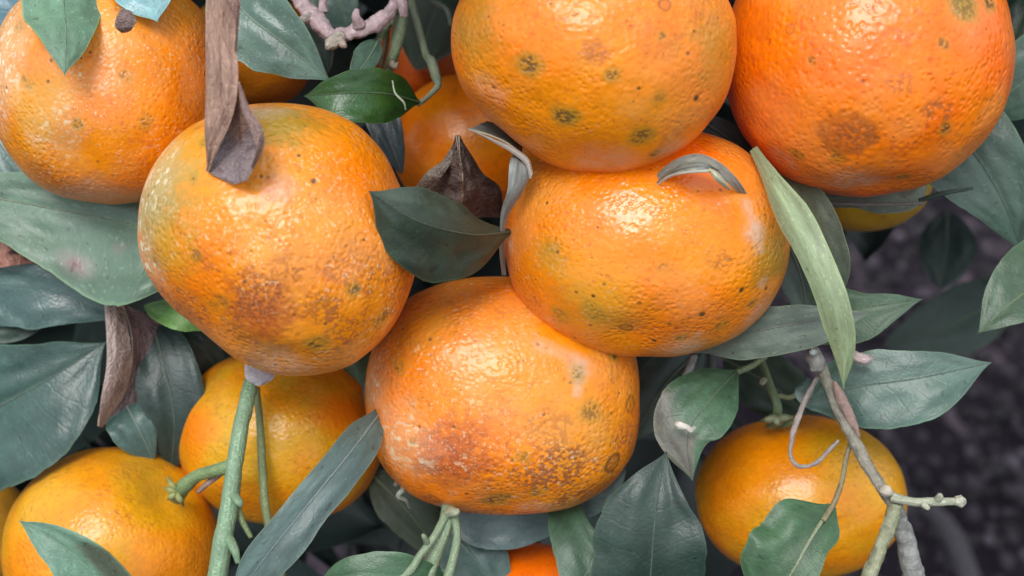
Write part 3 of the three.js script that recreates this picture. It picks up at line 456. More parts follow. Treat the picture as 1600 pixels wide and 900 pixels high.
leaf('flat blue-grey leaf directly under the bottom centre mandarin', { m: [[690, 800, .436], [780, 816, .432], [900, 812, .436]], l: [30, 36, 40, 40, 26, 0], r: [20, 36, 42, 40, 26, 0], fold: 3, roll: 0, tint: [0.125, 0.155, 0.175], q: 0, rough: 0.36, rib: false });
leaf('teal leaf behind the forked stalks at the bottom edge', { m: [[690, 820, .445], [740, 870, .44], [790, 950, .44]], l: 50, r: 50, fold: 8, roll: 8, tint: [0.080, 0.12, 0.118], q: 0, rough: 0.4 });
leaf('green leaf with pale veins below the bottom centre mandarin', { m: [[880, 748, .424], [908, 830, .412], [950, 900, .408], [1010, 980, .41]], r: [24, 40, 52, 66, 60, 0], l: [12, 14, 22, 28, 24, 0], fold: 4, roll: 8, tint: [0.060, 0.105, 0.068], q: 4, rough: 0.45, rib: false });
leaf('large dark leaf standing upright right of the bottom centre mandarin', { m: [[1012, 990, .405], [1018, 880, .396], [1026, 790, .394], [1042, 704, .398]], l: [80, 92, 94, 84, 46, 0], r: [70, 86, 84, 68, 30, 0], fold: 10, roll: -4, tint: [0.026, 0.046, 0.038], q: 3, rough: 0.42, nt: 60, nu: 26, ribTint: [0.10, 0.14, 0.11], ribR: 2 });
leaf('pale bluish leaf tip between the bottom centre mandarin and the upright dark leaf', { m: [[880, 800, .428], [925, 772, .424], [978, 734, .424]], l: 24, r: 30, fold: 6, tint: [0.14, 0.18, 0.19], q: 0, rib: false, rough: 0.4 });
leaf('green leaf with a dead brown tip left of the lower right mandarin', { m: [[1152, 580, .42], [1112, 622, .408], [1075, 680, .404], [1082, 752, .404]], l: [4, 34, 50, 46, 22, 0], r: [4, 42, 62, 62, 34, 0], fold: 8, roll: -4, tint: [0.070, 0.125, 0.075], q: 0, rough: 0.45, nt: 60, nu: 26, ribTint: [0.13, 0.19, 0.12], ribR: 1.6, patch: [[0.97, 0.1, 0.85, [0.17, 0.125, 0.115], 1], [0.68, 0.9, 0.5, [0.15, 0.11, 0.10], 0.9]], petiole: [[1196, 558, .43, 4], [1174, 572, .426, 5], [1150, 582, .42, 5]] });
leaf('dark leaf behind the one with the dead brown tip', { m: [[1100, 540, .45], [1040, 600, .444], [985, 690, .445]], l: 46, r: 44, fold: 8, tint: [0.040, 0.062, 0.056], q: 0, rough: 0.5 });
leaf('rounded green leaf with a light midrib over the lower right mandarin', { m: [[1300, 790, .398], [1268, 840, .392], [1240, 890, .390], [1190, 970, .392]], l: [8, 36, 34, 40, 36, 0], r: [6, 64, 76, 84, 72, 0], fold: 8, roll: 2, tint: [0.048, 0.098, 0.045], q: 3, rough: 0.45, nt: 60, nu: 26, ribTint: [0.24, 0.28, 0.17], ribR: 4, petiole: [[1330, 690, .406, 4], [1322, 716, .406, 4], [1316, 750, .404, 4.5], [1302, 788, .398, 4.5], [1286, 814, .394, 4]], petTint: [0.24, 0.2, 0.11] });
leaf('small bluish triangular leaf at the joint of the bare twig', { m: [[1262, 590, .425], [1270, 612, .422], [1300, 644, .42]], l: 14, r: 26, fold: 6, tint: [0.115, 0.155, 0.16], q: 0, rib: false, petiole: [[1216, 618, .432, 3.5], [1238, 620, .428, 4], [1262, 600, .425, 5]] });
leaf('dark green leaf in the gap above the lower right mandarin', { m: [[1130, 560, .49], [1200, 600, .485], [1280, 660, .49]], l: 50, r: 46, fold: 8, tint: [0.022, 0.042, 0.026], q: 0, rough: 0.55 });
leaf('small green leaf tucked between the mottled and the bottom centre mandarins', { m: [[600, 560, .45], [560, 588, .446], [520, 600, .45]], l: 24, r: 30, fold: 6, tint: [0.075, 0.12, 0.065], q: 0, rib: false });
leaf('narrow grey leaf edge between the small green leaf and the bottom centre mandarin', { m: [[596, 566, .43], [582, 600, .428], [574, 650, .43]], l: 14, r: 12, fold: 6, tint: [0.11, 0.15, 0.15], q: 0, rib: false });

// ---------------------------------------------------------------- dry and curled leaves
const DRYBUMP = texture(512, 256, (t, w) => { const u = w * 2 - 1; return 0.5 + 0.5 * (fbm(t * 13, w * 7, 3, 4) - 0.5) - 0.28 * veinMask(t, u, 4) + 0.3 * Math.abs(2 * noise(t * 30, w * 9, 8) - 1) - 0.15; });
const DRYMAP = texture(512, 256, (t, w) => { const k = 0.66 + 0.5 * (fbm(t * 8, w * 5, 31, 5) - 0.5) + 0.12 * veinMask(t, w * 2 - 1, 4) + 0.2 * smooth(0.7, 0.85, noise(t * 50, w * 25, 4)), d = smooth(0.66, 0.8, fbm(t * 10, w * 6, 77, 4)) * 0.35; return [k * (1 - d), k * (1 - 1.2 * d), k * (1 - 1.1 * d)]; }, true);
const DRY = [0.6, 0.65, 0.7].map((r) => new THREE.MeshPhysicalMaterial({ map: DRYMAP, bumpMap: DRYBUMP, bumpScale: 0.0007, roughness: r, specularIntensity: 0.7, vertexColors: true, side: THREE.DoubleSide }));
const dryMat = (q, r) => DRY[r < 0.62 ? 0 : r < 0.67 ? 1 : 2];
{
  const t = thing('dry_leaf', 'long rolled brown dry leaf hanging over the mottled mandarin', 'dry leaf', P(345, 100, .355));
  part('blade', strip([[322, -70, .352], [322, 0, .351], [321, 60, .350], [321, 130, .350], [320, 190, .351], [321, 235, .353], [324, 268, .354]], [[376, -70, .350], [373, 0, .349], [369, 60, .348], [372, 128, .346], [364, 180, .347], [342, 232, .350], [327, 270, .353]], { belly: [12, 10, 8, 10, 9, 6, 1], ripple: 4, tint: [0.30, 0.185, 0.135], nt: 70, nu: 22 }), dryMat(0, 0.65), t);
  part('edge_fold', strip([[344, -70, .346], [350, -10, .346], [362, 14, .345], [368, 40, .346], [366, 80, .347]], [[378, -70, .347], [377, -10, .346], [375, 14, .346], [373, 40, .346], [370, 80, .347]], { belly: 5, ripple: 2, tint: [0.25, 0.15, 0.12], nu: 8 }), dryMat(0, 0.65), t);
  part('curled_lip', strip([[372, 130, .346], [352, 200, .354], [336, 240, .356], [325, 264, .354], [364, 289, .350]], [[374, 140, .345], [388, 172, .344], [406, 198, .342], [411, 226, .342], [384, 282, .345]], { belly: [0, -14, -26, -22, 0], ripple: 4, tint: [0.215, 0.165, 0.165], under: DRYB, patch: [[0.1, 0, 0.9, DRYB, 0.9]] }), dryMat(0, 0.65), t, 'pale grey-pink inner face of the curled tip');
  part('edge_fold', strip([[372, 128, .344], [378, 172, .341], [392, 205, .340], [400, 232, .340], [392, 262, .343]], [[376, 132, .343], [392, 172, .341], [410, 200, .340], [412, 226, .341], [396, 264, .344]], { belly: 5, ripple: 1, tint: [0.26, 0.17, 0.145], nu: 8 }), dryMat(0, 0.65), t);
}
{
  const t = thing('dry_leaf', 'grey-brown crumpled dry leaf with a sharp peak in the cluster centre', 'dry leaf', P(712, 270, .41));
  part('blade', strip([[714, 212, .396], [700, 240, .402], [682, 262, .408], [656, 292, .416], [650, 330, .42]], [[716, 212, .396], [718, 246, .394], [722, 276, .396], [722, 306, .400], [720, 340, .41]], { belly: [0, 5, -8, -18, -10], ripple: 9, tint: [0.155, 0.120, 0.105], patch: [[0.75, -0.5, 0.5, [0.23, 0.19, 0.16], 0.8]] }), dryMat(0, 0.7), t);
  part('blade', strip([[714, 211, .396], [718, 246, .394], [722, 276, .396], [722, 306, .400], [720, 340, .41]], [[718, 214, .397], [738, 244, .404], [756, 272, .412], [782, 294, .42], [786, 340, .425]], { belly: [0, 8, 14, 18, 12], ripple: 9, tint: [0.120, 0.095, 0.088] }), dryMat(0, 0.7), t);
  part('curled_edge', strip([[704, 232, .401], [690, 252, .403], [668, 268, .405], [648, 294, .412]], [[712, 240, .400], [700, 262, .400], [682, 284, .404], [660, 300, .412]], { belly: 9, ripple: 3, tint: [0.26, 0.22, 0.18], nu: 8 }), dryMat(0, 0.65), t);
}
{
  const t = thing('curled_leaf', 'grey leaf curling like a ribbon down the left side of the wide mandarin', 'leaf', P(815, 250, .39));
  part('blade', strip([[734, 203, .384], [770, 214, .381], [800, 230, .378], [828, 262, .376], [818, 298, .378], [794, 338, .384], [788, 380, .392], [790, 430, .402]], [[760, 190, .396], [790, 200, .402], [815, 215, .402], [800, 256, .376], [797, 296, .376], [787, 330, .382], [785, 378, .390], [788, 430, .402]].map(([x, y, d], i) => i < 3 ? [x, y, d] : [x - 4, y, d]), { belly: [0, -8, -10, 6, 8, 6, 3, 0], ripple: 4, tint: [0.19, 0.205, 0.195], under: [0.2, 0.22, 0.2], patch: [[0.08, 0.2, 0.55, [0.055, 0.06, 0.062], 1]], nt: 70 }), leafMaterial(2, 0.55, 0.8), t);
  part('turned_edge', strip([[732, 200, .382], [770, 216, .379], [802, 230, .376], [826, 248, .374], [833, 270, .374]], [[734, 204, .382], [768, 221, .379], [798, 238, .376], [820, 256, .374], [828, 280, .374]], { belly: 4, tint: [0.34, 0.31, 0.27], nu: 6 }), leafMaterial(1, 0.55, 0.8), t);
}
{
  const t = thing('curled_leaf', 'thin grey curled leaf arched over the top of the wide mandarin', 'leaf', P(1085, 255, .36));
  part('blade', strip([[1014, 294, .378], [1032, 266, .372], [1062, 246, .368], [1092, 240, .366], [1120, 250, .366], [1146, 272, .37], [1168, 304, .378]], [[1016, 299, .378], [1042, 276, .370], [1066, 270, .364], [1092, 268, .362], [1112, 268, .362], [1136, 284, .368], [1160, 306, .378]], { belly: 2, ripple: 5, tint: [0.215, 0.235, 0.205], under: [0.3, 0.32, 0.26], patch: [[0.92, 0, 0.42, [0.30, 0.22, 0.19], 0.8]], nt: 50 }), leafMaterial(2, 0.55, 0.8), t);
  part('turned_edge', strip([[1018, 296, .376], [1044, 274, .366], [1068, 268, .361], [1094, 266, .359], [1112, 264, .359]], [[1020, 298, .376], [1046, 278, .366], [1068, 272, .361], [1094, 270, .359], [1112, 270, .359]], { belly: 2, tint: [0.45, 0.46, 0.38], nu: 6 }), leafMaterial(1, 0.5, 0.8), t);
  part('midrib', tube([[1020, 292, .3745, 1.2], [1046, 268, .3668, 1.8], [1072, 256, .3622, 2], [1100, 254, .3605, 2], [1124, 266, .3625, 2]], { n: 24, m: 7 }), stalkMaterial([0.27, 0.28, 0.22]), t);
  part('tip', strip([[1108, 262, .359], [1120, 268, .358], [1134, 284, .36], [1142, 296, .364]], [[1110, 272, .358], [1116, 280, .357], [1130, 292, .36], [1140, 298, .364]], { belly: 8, tint: [0.42, 0.44, 0.30], nu: 8 }), leafMaterial(1, 0.4, 1), t);
}
{
  const t = thing('dry_leaf', 'small folded pinkish dry leaf hanging beside the dark leaves at the left', 'dry leaf', P(195, 560, .41));
  part('blade', strip([[162, 468, 0.427], [166, 520, 0.424], [166, 570, 0.424], [158, 620, 0.426], [154, 666, 0.430]], [[188, 468, 0.429], [200, 512, 0.430], [206, 560, 0.430], [192, 620, 0.434], [160, 668, 0.434]], { belly: [10, 12, 14, 10, 2], ripple: 3, tint: [0.34, 0.265, 0.235] }), dryMat(0, 0.6), t);
  part('blade', strip([[192, 474, 0.434], [204, 512, 0.432], [208, 560, 0.432], [196, 610, 0.435], [164, 664, 0.436]], [[250, 500, 0.442], [240, 530, 0.440], [222, 580, 0.438], [212, 640, 0.440], [180, 662, 0.440]], { belly: [4, -6, -8, -8, 0], ripple: 4, tint: [0.19, 0.135, 0.135] }), dryMat(0, 0.65), t, 'darker inner half');
}
{
  const t = thing('dry_leaf', 'bit of salmon pink dry leaf at the left edge under the big dusty leaf', 'dry leaf', P(20, 398, .42));
  part('blade', strip([[-14, 392, 0.440], [10, 376, 0.438], [34, 376, 0.438], [70, 402, 0.444]], [[-10, 420, 0.440], [14, 416, 0.436], [40, 412, 0.438], [72, 410, 0.444]], { belly: [4, 10, 4, 0], ripple: 5, tint: [0.46, 0.22, 0.16], patch: [[0.5, 0, 0.25, [0.12, 0.06, 0.05], 0.9]] }), dryMat(0, 0.6), t);
}
{
  const t = thing('dry_leaf', 'tiny brown withered leaf tip beside the pale blue leaf at the top', 'dry leaf', P(196, 35, .366));
  part('blade', strip([[190, 12, .366], [182, 26, .365], [180, 42, .366], [190, 52, .368]], [[206, 18, .365], [213, 32, .364], [206, 46, .365], [194, 52, .368]], { belly: 5, ripple: 2, tint: [0.21, 0.145, 0.125], nt: 16, nu: 8 }), dryMat(0, 0.7), t);
}

// ---------------------------------------------------------------- twigs and stalks
const PINK = [0.46, 0.35, 0.36], GRN = [0.15, 0.235, 0.125], PGR = [0.21, 0.28, 0.17], GBR = [0.23, 0.215, 0.165], GRY = [0.30, 0.29, 0.25];
{
  const t = thing('dry_twig', 'forked pinkish dry twig at the top left of centre', 'twig', P(530, 55, .42)), m = stalkMaterial(PINK, 0.75);
  part('stem', tube([[440, -40, .425, 17], [470, 0, .42, 17], [498, 36, .416, 16], [522, 58, .413, 15], [548, 50, .412, 15], [578, 42, .412, 16], [604, 24, .412, 15], [630, -30, .414, 13]], { knob: 0.7, n: 130, m: 18, k: 0.76 }), m, t);
  part('side_branch', tube([[484, 26, .416, 7], [468, 34, .412, 6], [452, 50, .408, 5]], { knob: 0.3 }), stalkMaterial([0.42, 0.38, 0.33], 0.75), t);
  part('side_branch', tube([[505, 20, .418, 8], [504, 4, .418, 6], [512, -12, .42, 5]], { knob: 0.3 }), m, t);
  part('side_branch', tube([[562, 40, .41, 10], [556, 26, .408, 8], [558, 14, .408, 4]], { knob: 0.3 }), m, t);
  part('knob', tube([[530, 60, .41, 12], [518, 68, .406, 11], [510, 74, .404, 4]], { knob: 0.35 }), stalkMaterial([0.46, 0.42, 0.34], 0.75), t);
  part('knob', tube([[532, 62, .408, 7], [536, 70, .405, 6], [540, 72, .404, 3]], { knob: 0.35 }), stalkMaterial([0.44, 0.36, 0.3], 0.75), t);
  part('side_branch', tube([[624, -10, .41, 9], [630, 10, .409, 8], [632, 26, .41, 6]], { knob: 0.3 }), m, t);
}
{
  const t = thing('green_stalk', 'thick green stalk below the forked dry twig', 'stalk', P(620, 60, .42)), m = stalkMaterial(PGR);
  part('stem', tube([[628, 20, .416, 11], [624, 50, .418, 11], [617, 80, .42, 9], [608, 108, .425, 8]], { m: 12 }), m, t);
  part('side_stalk', tube([[606, 36, .42, 5], [604, 64, .424, 4], [596, 104, .43, 4]]), stalkMaterial([0.20, 0.20, 0.13]), t);
  part('bud', tube([[612, 100, .42, 6], [618, 104, .416, 4], [621, 98, .415, 2]]), stalkMaterial([0.34, 0.3, 0.22]), t);
}
{
  const t = thing('green_stalk', 'pale stalk at the top edge beside the top centre mandarin', 'stalk', P(690, 10, .43));
  part('stem', tube([[650, -40, .44, 5], [676, 0, .436, 5], [698, 16, .432, 4], [704, 40, .432, 3]]), stalkMaterial([0.16, 0.19, 0.14]), t);
}
{
  const t = thing('green_stalk', 'sharp little broken stalk standing on the glossy dark leaf', 'stalk', P(628, 150, .375));
  part('stem', tube([[613, 126, .3775, 1.2], [618, 146, .3765, 1.7], [631, 160, .3765, 1.7], [634, 172, .3775, 1.1]], { n: 20, m: 7 }), stalkMaterial([0.34, 0.38, 0.28]), t);
}
{
  const t = thing('green_shoot', 'upright green stem between the two lower left mandarins', 'stem', P(370, 720, .415)), m = stalkMaterial([0.19, 0.30, 0.18], 0.45);
  part('stem', tube([[402, 560, .424, 14], [392, 600, .415, 15], [380, 650, .410, 16], [368, 720, .406, 17], [358, 790, .404, 18], [346, 860, .402, 20], [334, 950, .402, 22]], { n: 80, m: 16, knob: 0.16, k: 0.78 }), m, t);
  part('side_branch', tube([[362, 728, .408, 12], [334, 736, .410, 10], [308, 744, .414, 10], [288, 760, .418, 12], [280, 770, .422, 12]], { knob: 0.12 }), stalkMaterial([0.19, 0.27, 0.12], 0.5), t);
  const cal = part('calyx', tube([[292, 758, .418, 7], [282, 768, .421, 13], [276, 774, .425, 14], [272, 778, .43, 6]], { m: 14, knob: 0.2 }), stalkMaterial([0.24, 0.30, 0.11], 0.6), t);
  for (const [x, y] of [[258, 762], [262, 746], [286, 790], [262, 780]]) part('sepal', tube([[276, 770, .419, 6], [(276 + x) / 2, (770 + y) / 2, .417, 5], [x, y, .421, 2]]), stalkMaterial([0.30, 0.33, 0.12], 0.6), cal);
  part('side_branch', tube([[400, 606, .424, 6], [406, 660, .422, 6], [410, 730, .42, 7], [416, 800, .418, 7], [440, 900, .418, 7]], { n: 50 }), stalkMaterial([0.20, 0.25, 0.11], 0.5), t);
  part('side_branch', tube([[372, 740, .408, 6], [370, 784, .406, 6], [378, 812, .406, 5], [392, 840, .406, 4]]), stalkMaterial([0.19, 0.26, 0.12], 0.5), t);
  part('bud', tube([[362, 770, .404, 8], [374, 786, .400, 7], [378, 792, .400, 3]]), m, t);
  part('bud', tube([[356, 840, .402, 9], [368, 862, .398, 7], [372, 880, .398, 4]]), m, t);
}
{
  const t = thing('leaf_scar', 'pale violet leaf remnant at the top of the upright green stem', 'leaf', P(402, 580, .408));
  part('blade', strip([[382, 566, .41], [384, 590, .408], [398, 602, .408]], [[430, 566, .412], [428, 590, .409], [412, 602, .409]], { belly: 6, ripple: 2, tint: [0.36, 0.34, 0.36], nt: 14, nu: 10 }), leafMaterial(1, 0.5, 1), t);
}
{
  const t = thing('green_stalk', 'thin brown stalk stub beside the bottom left mandarin calyx', 'stalk', P(322, 756, .42));
  part('stem', tube([[344, 740, .414, 5], [326, 754, .414, 5], [310, 768, .418, 4]]), stalkMaterial([0.42, 0.27, 0.22]), t);
}
{
  const t = thing('forked_stalk', 'forked pale green stalks under the bottom centre mandarin', 'stalk', P(690, 840, .41)), m = stalkMaterial(PGR, 0.5);
  part('stem', tube([[704, 780, .41, 12], [700, 806, .406, 13], [690, 838, .404, 12], [676, 872, .404, 13], [654, 930, .404, 16]], { m: 14 }), m, t);
  part('side_branch', tube([[698, 802, .404, 7], [680, 836, .40, 6], [656, 868, .398, 6], [640, 892, .398, 7], [610, 910, .398, 7]]), m, t);
  part('side_branch', tube([[708, 800, .405, 7], [714, 834, .402, 6], [708, 872, .402, 7], [690, 930, .402, 8]]), m, t);
  part('bud', tube([[667, 848, .398, 5], [662, 838, .396, 4], [660, 834, .396, 2]]), m, t);
  part('bud', tube([[702, 800, .403, 9], [712, 800, .40, 7], [718, 797, .40, 3]]), stalkMaterial([0.34, 0.36, 0.24]), t);
}
{
  const t = thing('tendril', 'little white curled tendril left under the bottom centre mandarin', 'tendril', P(625, 770, .42));
  part('stem', tube([[618, 758, .424, 4], [626, 752, .42, 4], [630, 764, .418, 4], [622, 774, .418, 4], [634, 782, .42, 3], [640, 794, .424, 2]], { n: 40 }), stalkMaterial([0.36, 0.40, 0.33]), t);
}
{
  const t = thing('bare_twig', 'long bare twig crossing in front of the lower right mandarin', 'twig', P(1340, 700, .405)), m = stalkMaterial(GBR, 0.65);
  part('stem', tube([[1266, 540, .414, 10], [1282, 572, .41, 11], [1300, 616, .406, 12], [1322, 664, .404, 12], [1346, 712, .402, 12], [1376, 760, .40, 13], [1400, 792, .40, 14]], { n: 100, m: 14, knob: 0.42, k: 0.78 }), m, t, 'grey-brown upper stem with a reddish patch');
  part('red_patch', tube([[1303, 596, .4045, 3], [1312, 616, .4032, 8], [1322, 638, .4025, 8], [1334, 664, .4028, 7], [1342, 684, .4035, 3]], { knob: 0.2 }), stalkMaterial([0.29, 0.195, 0.16], 0.65), t);
  part('branch', tube([[1398, 786, .40, 14], [1392, 818, .40, 13], [1372, 862, .40, 13], [1346, 930, .40, 14]], { knob: 0.32, k: 0.9 }), stalkMaterial([0.25, 0.26, 0.16], 0.6), t);
  part('branch', tube([[1400, 792, .402, 13], [1410, 830, .406, 17], [1422, 880, .408, 19], [1436, 940, .41, 20]], { knob: 0.3, m: 14, k: 0.85 }), stalkMaterial([0.24, 0.245, 0.225], 0.75), t);
  const sb = part('side_branch', tube([[1392, 776, .398, 8], [1424, 784, .396, 7], [1462, 784, .395, 7], [1502, 783, .395, 6]], { knob: 0.2 }), stalkMaterial([0.34, 0.36, 0.26], 0.6), t);
  part('knob', tube([[1492, 783, .395, 8], [1502, 783, .395, 10], [1509, 783, .395, 4]], { knob: 0.3 }), stalkMaterial([0.42, 0.43, 0.32], 0.6), sb);
  part('knob', tube([[1466, 780, .394, 6], [1470, 774, .393, 5], [1472, 772, .393, 2]], { knob: 0.3 }), stalkMaterial([0.36, 0.37, 0.27], 0.6), sb);
  part('knob', tube([[1444, 788, .394, 6], [1450, 794, .393, 4], [1452, 796, .393, 2]], { knob: 0.3 }), stalkMaterial([0.36, 0.37, 0.27], 0.6), sb);
  part('knob', tube([[1378, 764, .396, 9], [1386, 768, .394, 9], [1394, 772, .394, 4]], { knob: 0.3 }), stalkMaterial([0.42, 0.38, 0.3], 0.7), t);
  part('thin_branch', tube([[1278, 588, .412, 6], [1258, 626, .410, 7], [1246, 656, .408, 7], [1237, 688, .406, 6], [1236, 714, .405, 5], [1246, 728, .404, 5], [1274, 724, .403, 5], [1292, 706, .402, 5], [1310, 688, .402, 5]], { n: 70, knob: 0.6, k: 0.68 }), stalkMaterial([0.31, 0.26, 0.23], 0.7), t);
  part('knob', tube([[1270, 552, .41, 12], [1274, 562, .407, 13], [1276, 580, .407, 8]], { knob: 0.4, m: 14 }), stalkMaterial([0.27, 0.26, 0.23], 0.75), t);
  part('knob', tube([[1271, 550, .404, 6], [1271, 548, .402, 7], [1271, 545, .402, 3]], { knob: 0.2 }), stalkMaterial([0.5, 0.55, 0.52], 0.6), t);
  part('knob', tube([[1336, 552, .405, 5], [1342, 560, .403, 9], [1352, 562, .403, 8], [1362, 560, .404, 3]], { knob: 0.5, m: 12 }), stalkMaterial([0.42, 0.33, 0.31], 0.75), t);
}
{
  const t = thing('fruit_stalk', 'thin green stalk holding the lower right mandarin', 'stalk', P(1205, 610, .44)), m = stalkMaterial([0.14, 0.2, 0.10]);
  part('stem', tube([[1172, 520, .45, 6], [1188, 560, .446, 6], [1204, 606, .44, 7], [1214, 632, .438, 7], [1214, 656, .442, 9]], { knob: 0.15 }), m, t);
  part('bud', tube([[1194, 594, .44, 5], [1190, 598, .438, 5], [1187, 600, .438, 2]]), stalkMaterial([0.4, 0.38, 0.28]), t);
  const cal = part('calyx', tube([[1214, 648, .44, 9], [1213, 654, .44, 14], [1213, 660, .441, 10]], { m: 14, knob: 0.2 }), stalkMaterial([0.13, 0.16, 0.09]), t);
  for (const [x, y] of [[1190, 658], [1238, 652], [1214, 664]]) part('sepal', tube([[1213, 654, .438, 6], [(1213 + x) / 2, (655 + y) / 2 - 1, .436, 6], [x, y, .44, 3]]), stalkMaterial([0.2, 0.23, 0.13]), cal);
}
for (const [pts, label, c] of [
  [[[1110, 520, .47, 7], [1112, 560, .47, 7], [1112, 640, .475, 7]], 'dim green stalk in the dark gap below the dusty grey leaf', [0.06, 0.085, 0.075]],
  [[[1085, 556, .415, 6], [1072, 590, .412, 7], [1062, 614, .41, 10], [1070, 640, .408, 4]], 'grey crumbling stalk beside the leaf with the dead brown tip', [0.24, 0.25, 0.23]],
  [[[1280, 316, .41, 3], [1340, 319, .408, 3], [1442, 318, .408, 3]], 'thin straight grey thorn under the top right mandarin', [0.16, 0.15, 0.13]],
  [[[1436, 314, .412, 4], [1470, 303, .41, 4], [1520, 294, .41, 2.5]], 'thin dark green thorn crossing the grey-teal leaf at the right', [0.035, 0.06, 0.045]],
  [[[500, 815, .60, 4], [510, 850, .60, 4], [540, 880, .60, 4], [552, 830, .60, 4], [575, 790, .60, 4]], 'dim looping tendril in the dark gap at the bottom', [0.06, 0.06, 0.06]],
]) { const t = thing(/thorn/.test(label) ? 'thorn' : 'thin_stalk', label, /thorn/.test(label) ? 'thorn' : 'stalk', P(...pts[0].slice(0, 3))); part('stem', tube(pts), stalkMaterial(c), t); }
{
  const t = thing('crumb', 'white crumb of debris stuck on the leaf with the dead brown tip', 'debris', P(1070, 666, .40));
  part('flake', tube([[1056, 660, .399, 3], [1062, 664, .397, 6], [1072, 668, .397, 5], [1078, 672, .398, 5], [1086, 668, .40, 2]], { knob: 0.5, m: 10 }), stalkMaterial([0.62, 0.58, 0.5], 0.8), t);
}

// ---------------------------------------------------------------- leaves behind, soil
{
  const r = rng(77), shape = sheet(10, 6, (t, u) => V(u * 0.016 * OUTLINE(t), 0.004 * u * u - 0.010 * (t - 0.5) * (t - 0.5) * 4, (t - 0.5) * 0.075), 0.0003, () => [0.8, 0.8, 0.8]);
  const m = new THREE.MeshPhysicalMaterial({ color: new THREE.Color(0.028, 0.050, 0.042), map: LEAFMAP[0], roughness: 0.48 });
  const spots = [];
  for (let i = 0; i < 900; i++) {
    const x = lerp(-700, 2200, r()), y = lerp(-700, 1300, r()), d = lerp(0.52, 0.68, r());
    const hole = x > 1060 + 40 * r() && y > 330 + 40 * r();
    const low = y > 770 && x > 440 && x < 640;
    if (!hole && !(low && r() < 0.9) && !(x > 1250 && y > 250 && y < 340)) spots.push([x, y, d]);
  }
  for (let i = 0; i < 420; i++) spots.push([lerp(-500, 2100, r()), lerp(-950, -300, Math.sqrt(r())), lerp(0.385, 0.54, r())]);   // the tree goes on above the frame
  const inst = new THREE.InstancedMesh(shape, m, spots.length), q = new THREE.Quaternion(), e = new THREE.Euler(), M = new THREE.Matrix4();
  inst.name = 'foliage'; inst.userData = { label: 'mass of dark leaves in shade behind the fruit', category: 'foliage', kind: 'stuff' };
  const o = P(800, 450, 0.6); inst.position.copy(o);
  spots.forEach(([x, y, d], i) => {
    e.set(lerp(0.1, 1.3, r()), lerp(-1.6, 1.6, r()), lerp(-0.9, 0.9, r())); q.setFromEuler(e); const s = lerp(0.75, 1.25, r());
    M.compose(P(x, y, d).sub(o), q, V(s, s, s)); inst.setMatrixAt(i, M);
    const k = lerp(0.4, 1.25, r()); inst.setColorAt(i, new THREE.Color(k, k, k * 1.05));
  });
  inst.castShadow = inst.receiveShadow = true; scene.add(inst);
}
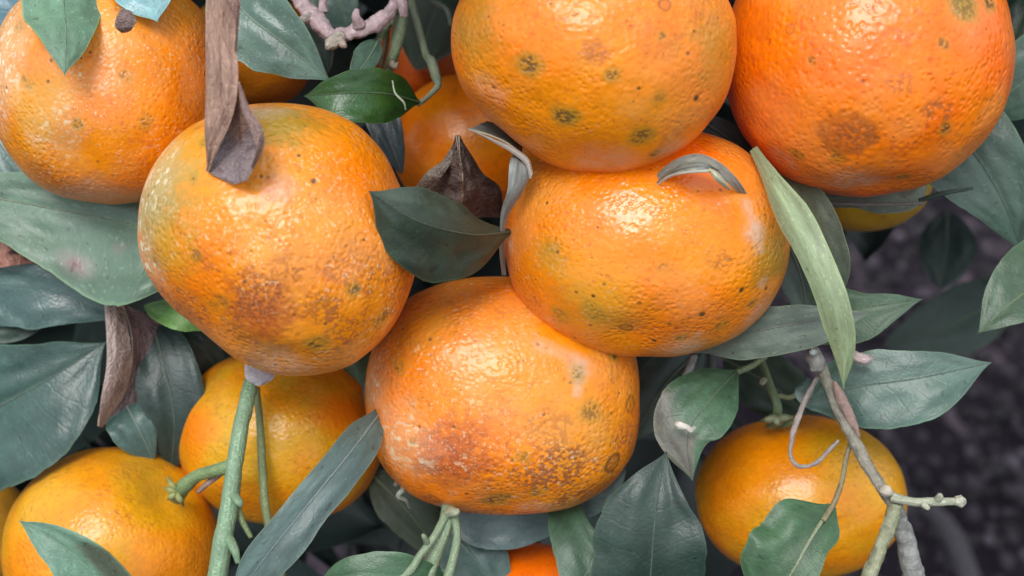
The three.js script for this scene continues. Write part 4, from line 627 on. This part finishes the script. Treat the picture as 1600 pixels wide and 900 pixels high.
{
  const n = 260, grid = (i) => { const s = i / n * 2 - 1; return Math.sign(s) * (0.9 * Math.abs(s) + 44 * Math.pow(Math.abs(s), 7)); }, pos = [], uv = [], idx = [];
  for (let j = 0; j <= n; j++) for (let i = 0; i <= n; i++) {
    const x = grid(i) + 0.3, z = grid(j) - 0.95;
    const y = 0.05 * (fbm(x * 7, z * 7, 2, 4) - 0.5) + 0.03 * (fbm(x * 28, z * 28, 5, 3) - 0.5) - 0.02;
    pos.push(x, y, z); uv.push(x, z);
    if (i < n && j < n) { const a = j * (n + 1) + i; idx.push(a, a + n + 1, a + 1, a + 1, a + n + 1, a + n + 2); }
  }
  const g = new THREE.BufferGeometry(); g.setAttribute('position', new THREE.Float32BufferAttribute(pos, 3)); g.setAttribute('uv', new THREE.Float32BufferAttribute(uv, 2)); g.setIndex(idx); g.computeVertexNormals();
  const map = texture(512, 512, (u, v) => { const a = u * 6.28318, b = v * 6.28318, X = Math.cos(a) * 2, Y = Math.sin(a) * 2, Z = Math.cos(b) * 2, W = Math.sin(b) * 2; const k = fbm(X + Z * 1.7, Y + W * 1.3, Z - X, 5), q = smooth(0.60, 0.72, fbm(X * 3 + W * 2, Y * 3, Z * 3, 3)); return mix3([0.006 + 0.015 * k, 0.004 + 0.011 * k, 0.007 + 0.016 * k], [0.115, 0.085, 0.105], 0.75 * q); }, true);
  const soil = new THREE.Mesh(g, new THREE.MeshPhysicalMaterial({ map, roughness: 0.9, specularIntensity: 0.4 })); soil.name = 'soil'; soil.userData = { kind: 'structure', label: 'dark damp soil below the tree' }; soil.receiveShadow = true; scene.add(soil);
  const r = rng(5), clod = new THREE.IcosahedronGeometry(0.011, 1), p = clod.attributes.position;
  for (let i = 0; i < p.count; i++) { const x = p.getX(i) * 120, y = p.getY(i) * 120, z = p.getZ(i) * 120, k = 0.72 + 0.6 * fbm(x * 0.9, y * 0.9, z * 0.9, 3); p.setXYZ(i, p.getX(i) * k * 1.2, p.getY(i) * k * 0.7, p.getZ(i) * k); }
  clod.computeVertexNormals();
  const inst = new THREE.InstancedMesh(clod, new THREE.MeshPhysicalMaterial({ color: 0xffffff, roughness: 0.9 }), 9000), M = new THREE.Matrix4(), q = new THREE.Quaternion();
  inst.name = 'gravel'; inst.userData = { label: 'clods and bits of litter scattered on the dark soil', category: 'gravel', kind: 'stuff' };
  for (let i = 0; i < 9000; i++) { q.setFromEuler(new THREE.Euler(r() * 0.6, r() * 6.3, r() * 0.6)); const s = lerp(0.18, 0.8, r() * r()); M.compose(V(lerp(-0.5, 1.0, r()), 0.002, lerp(-1.6, -0.5, r())), q, V(s, s, s)); inst.setMatrixAt(i, M); const k = r() < 0.9 ? lerp(0.006, 0.026, r()) : lerp(0.03, 0.07, r()); inst.setColorAt(i, new THREE.Color(k * 1.05, k * 0.82, k * 1.08)); }
  inst.castShadow = inst.receiveShadow = true; scene.add(inst);
}
for (const [pts, label] of [
  [[[1452, 792, 1.20, 14], [1488, 838, 1.19, 17], [1524, 930, 1.15, 18]], 'blurred grey stick slanting down on the soil at the lower right'],
]) { const t = thing('fallen_stick', label, 'stick', P(...pts[0].slice(0, 3))); part('stem', tube(pts, { knob: 0.25 }), stalkMaterial([0.045, 0.04, 0.046], 0.9), t); }

tidy();
renderer.render(scene, camera);
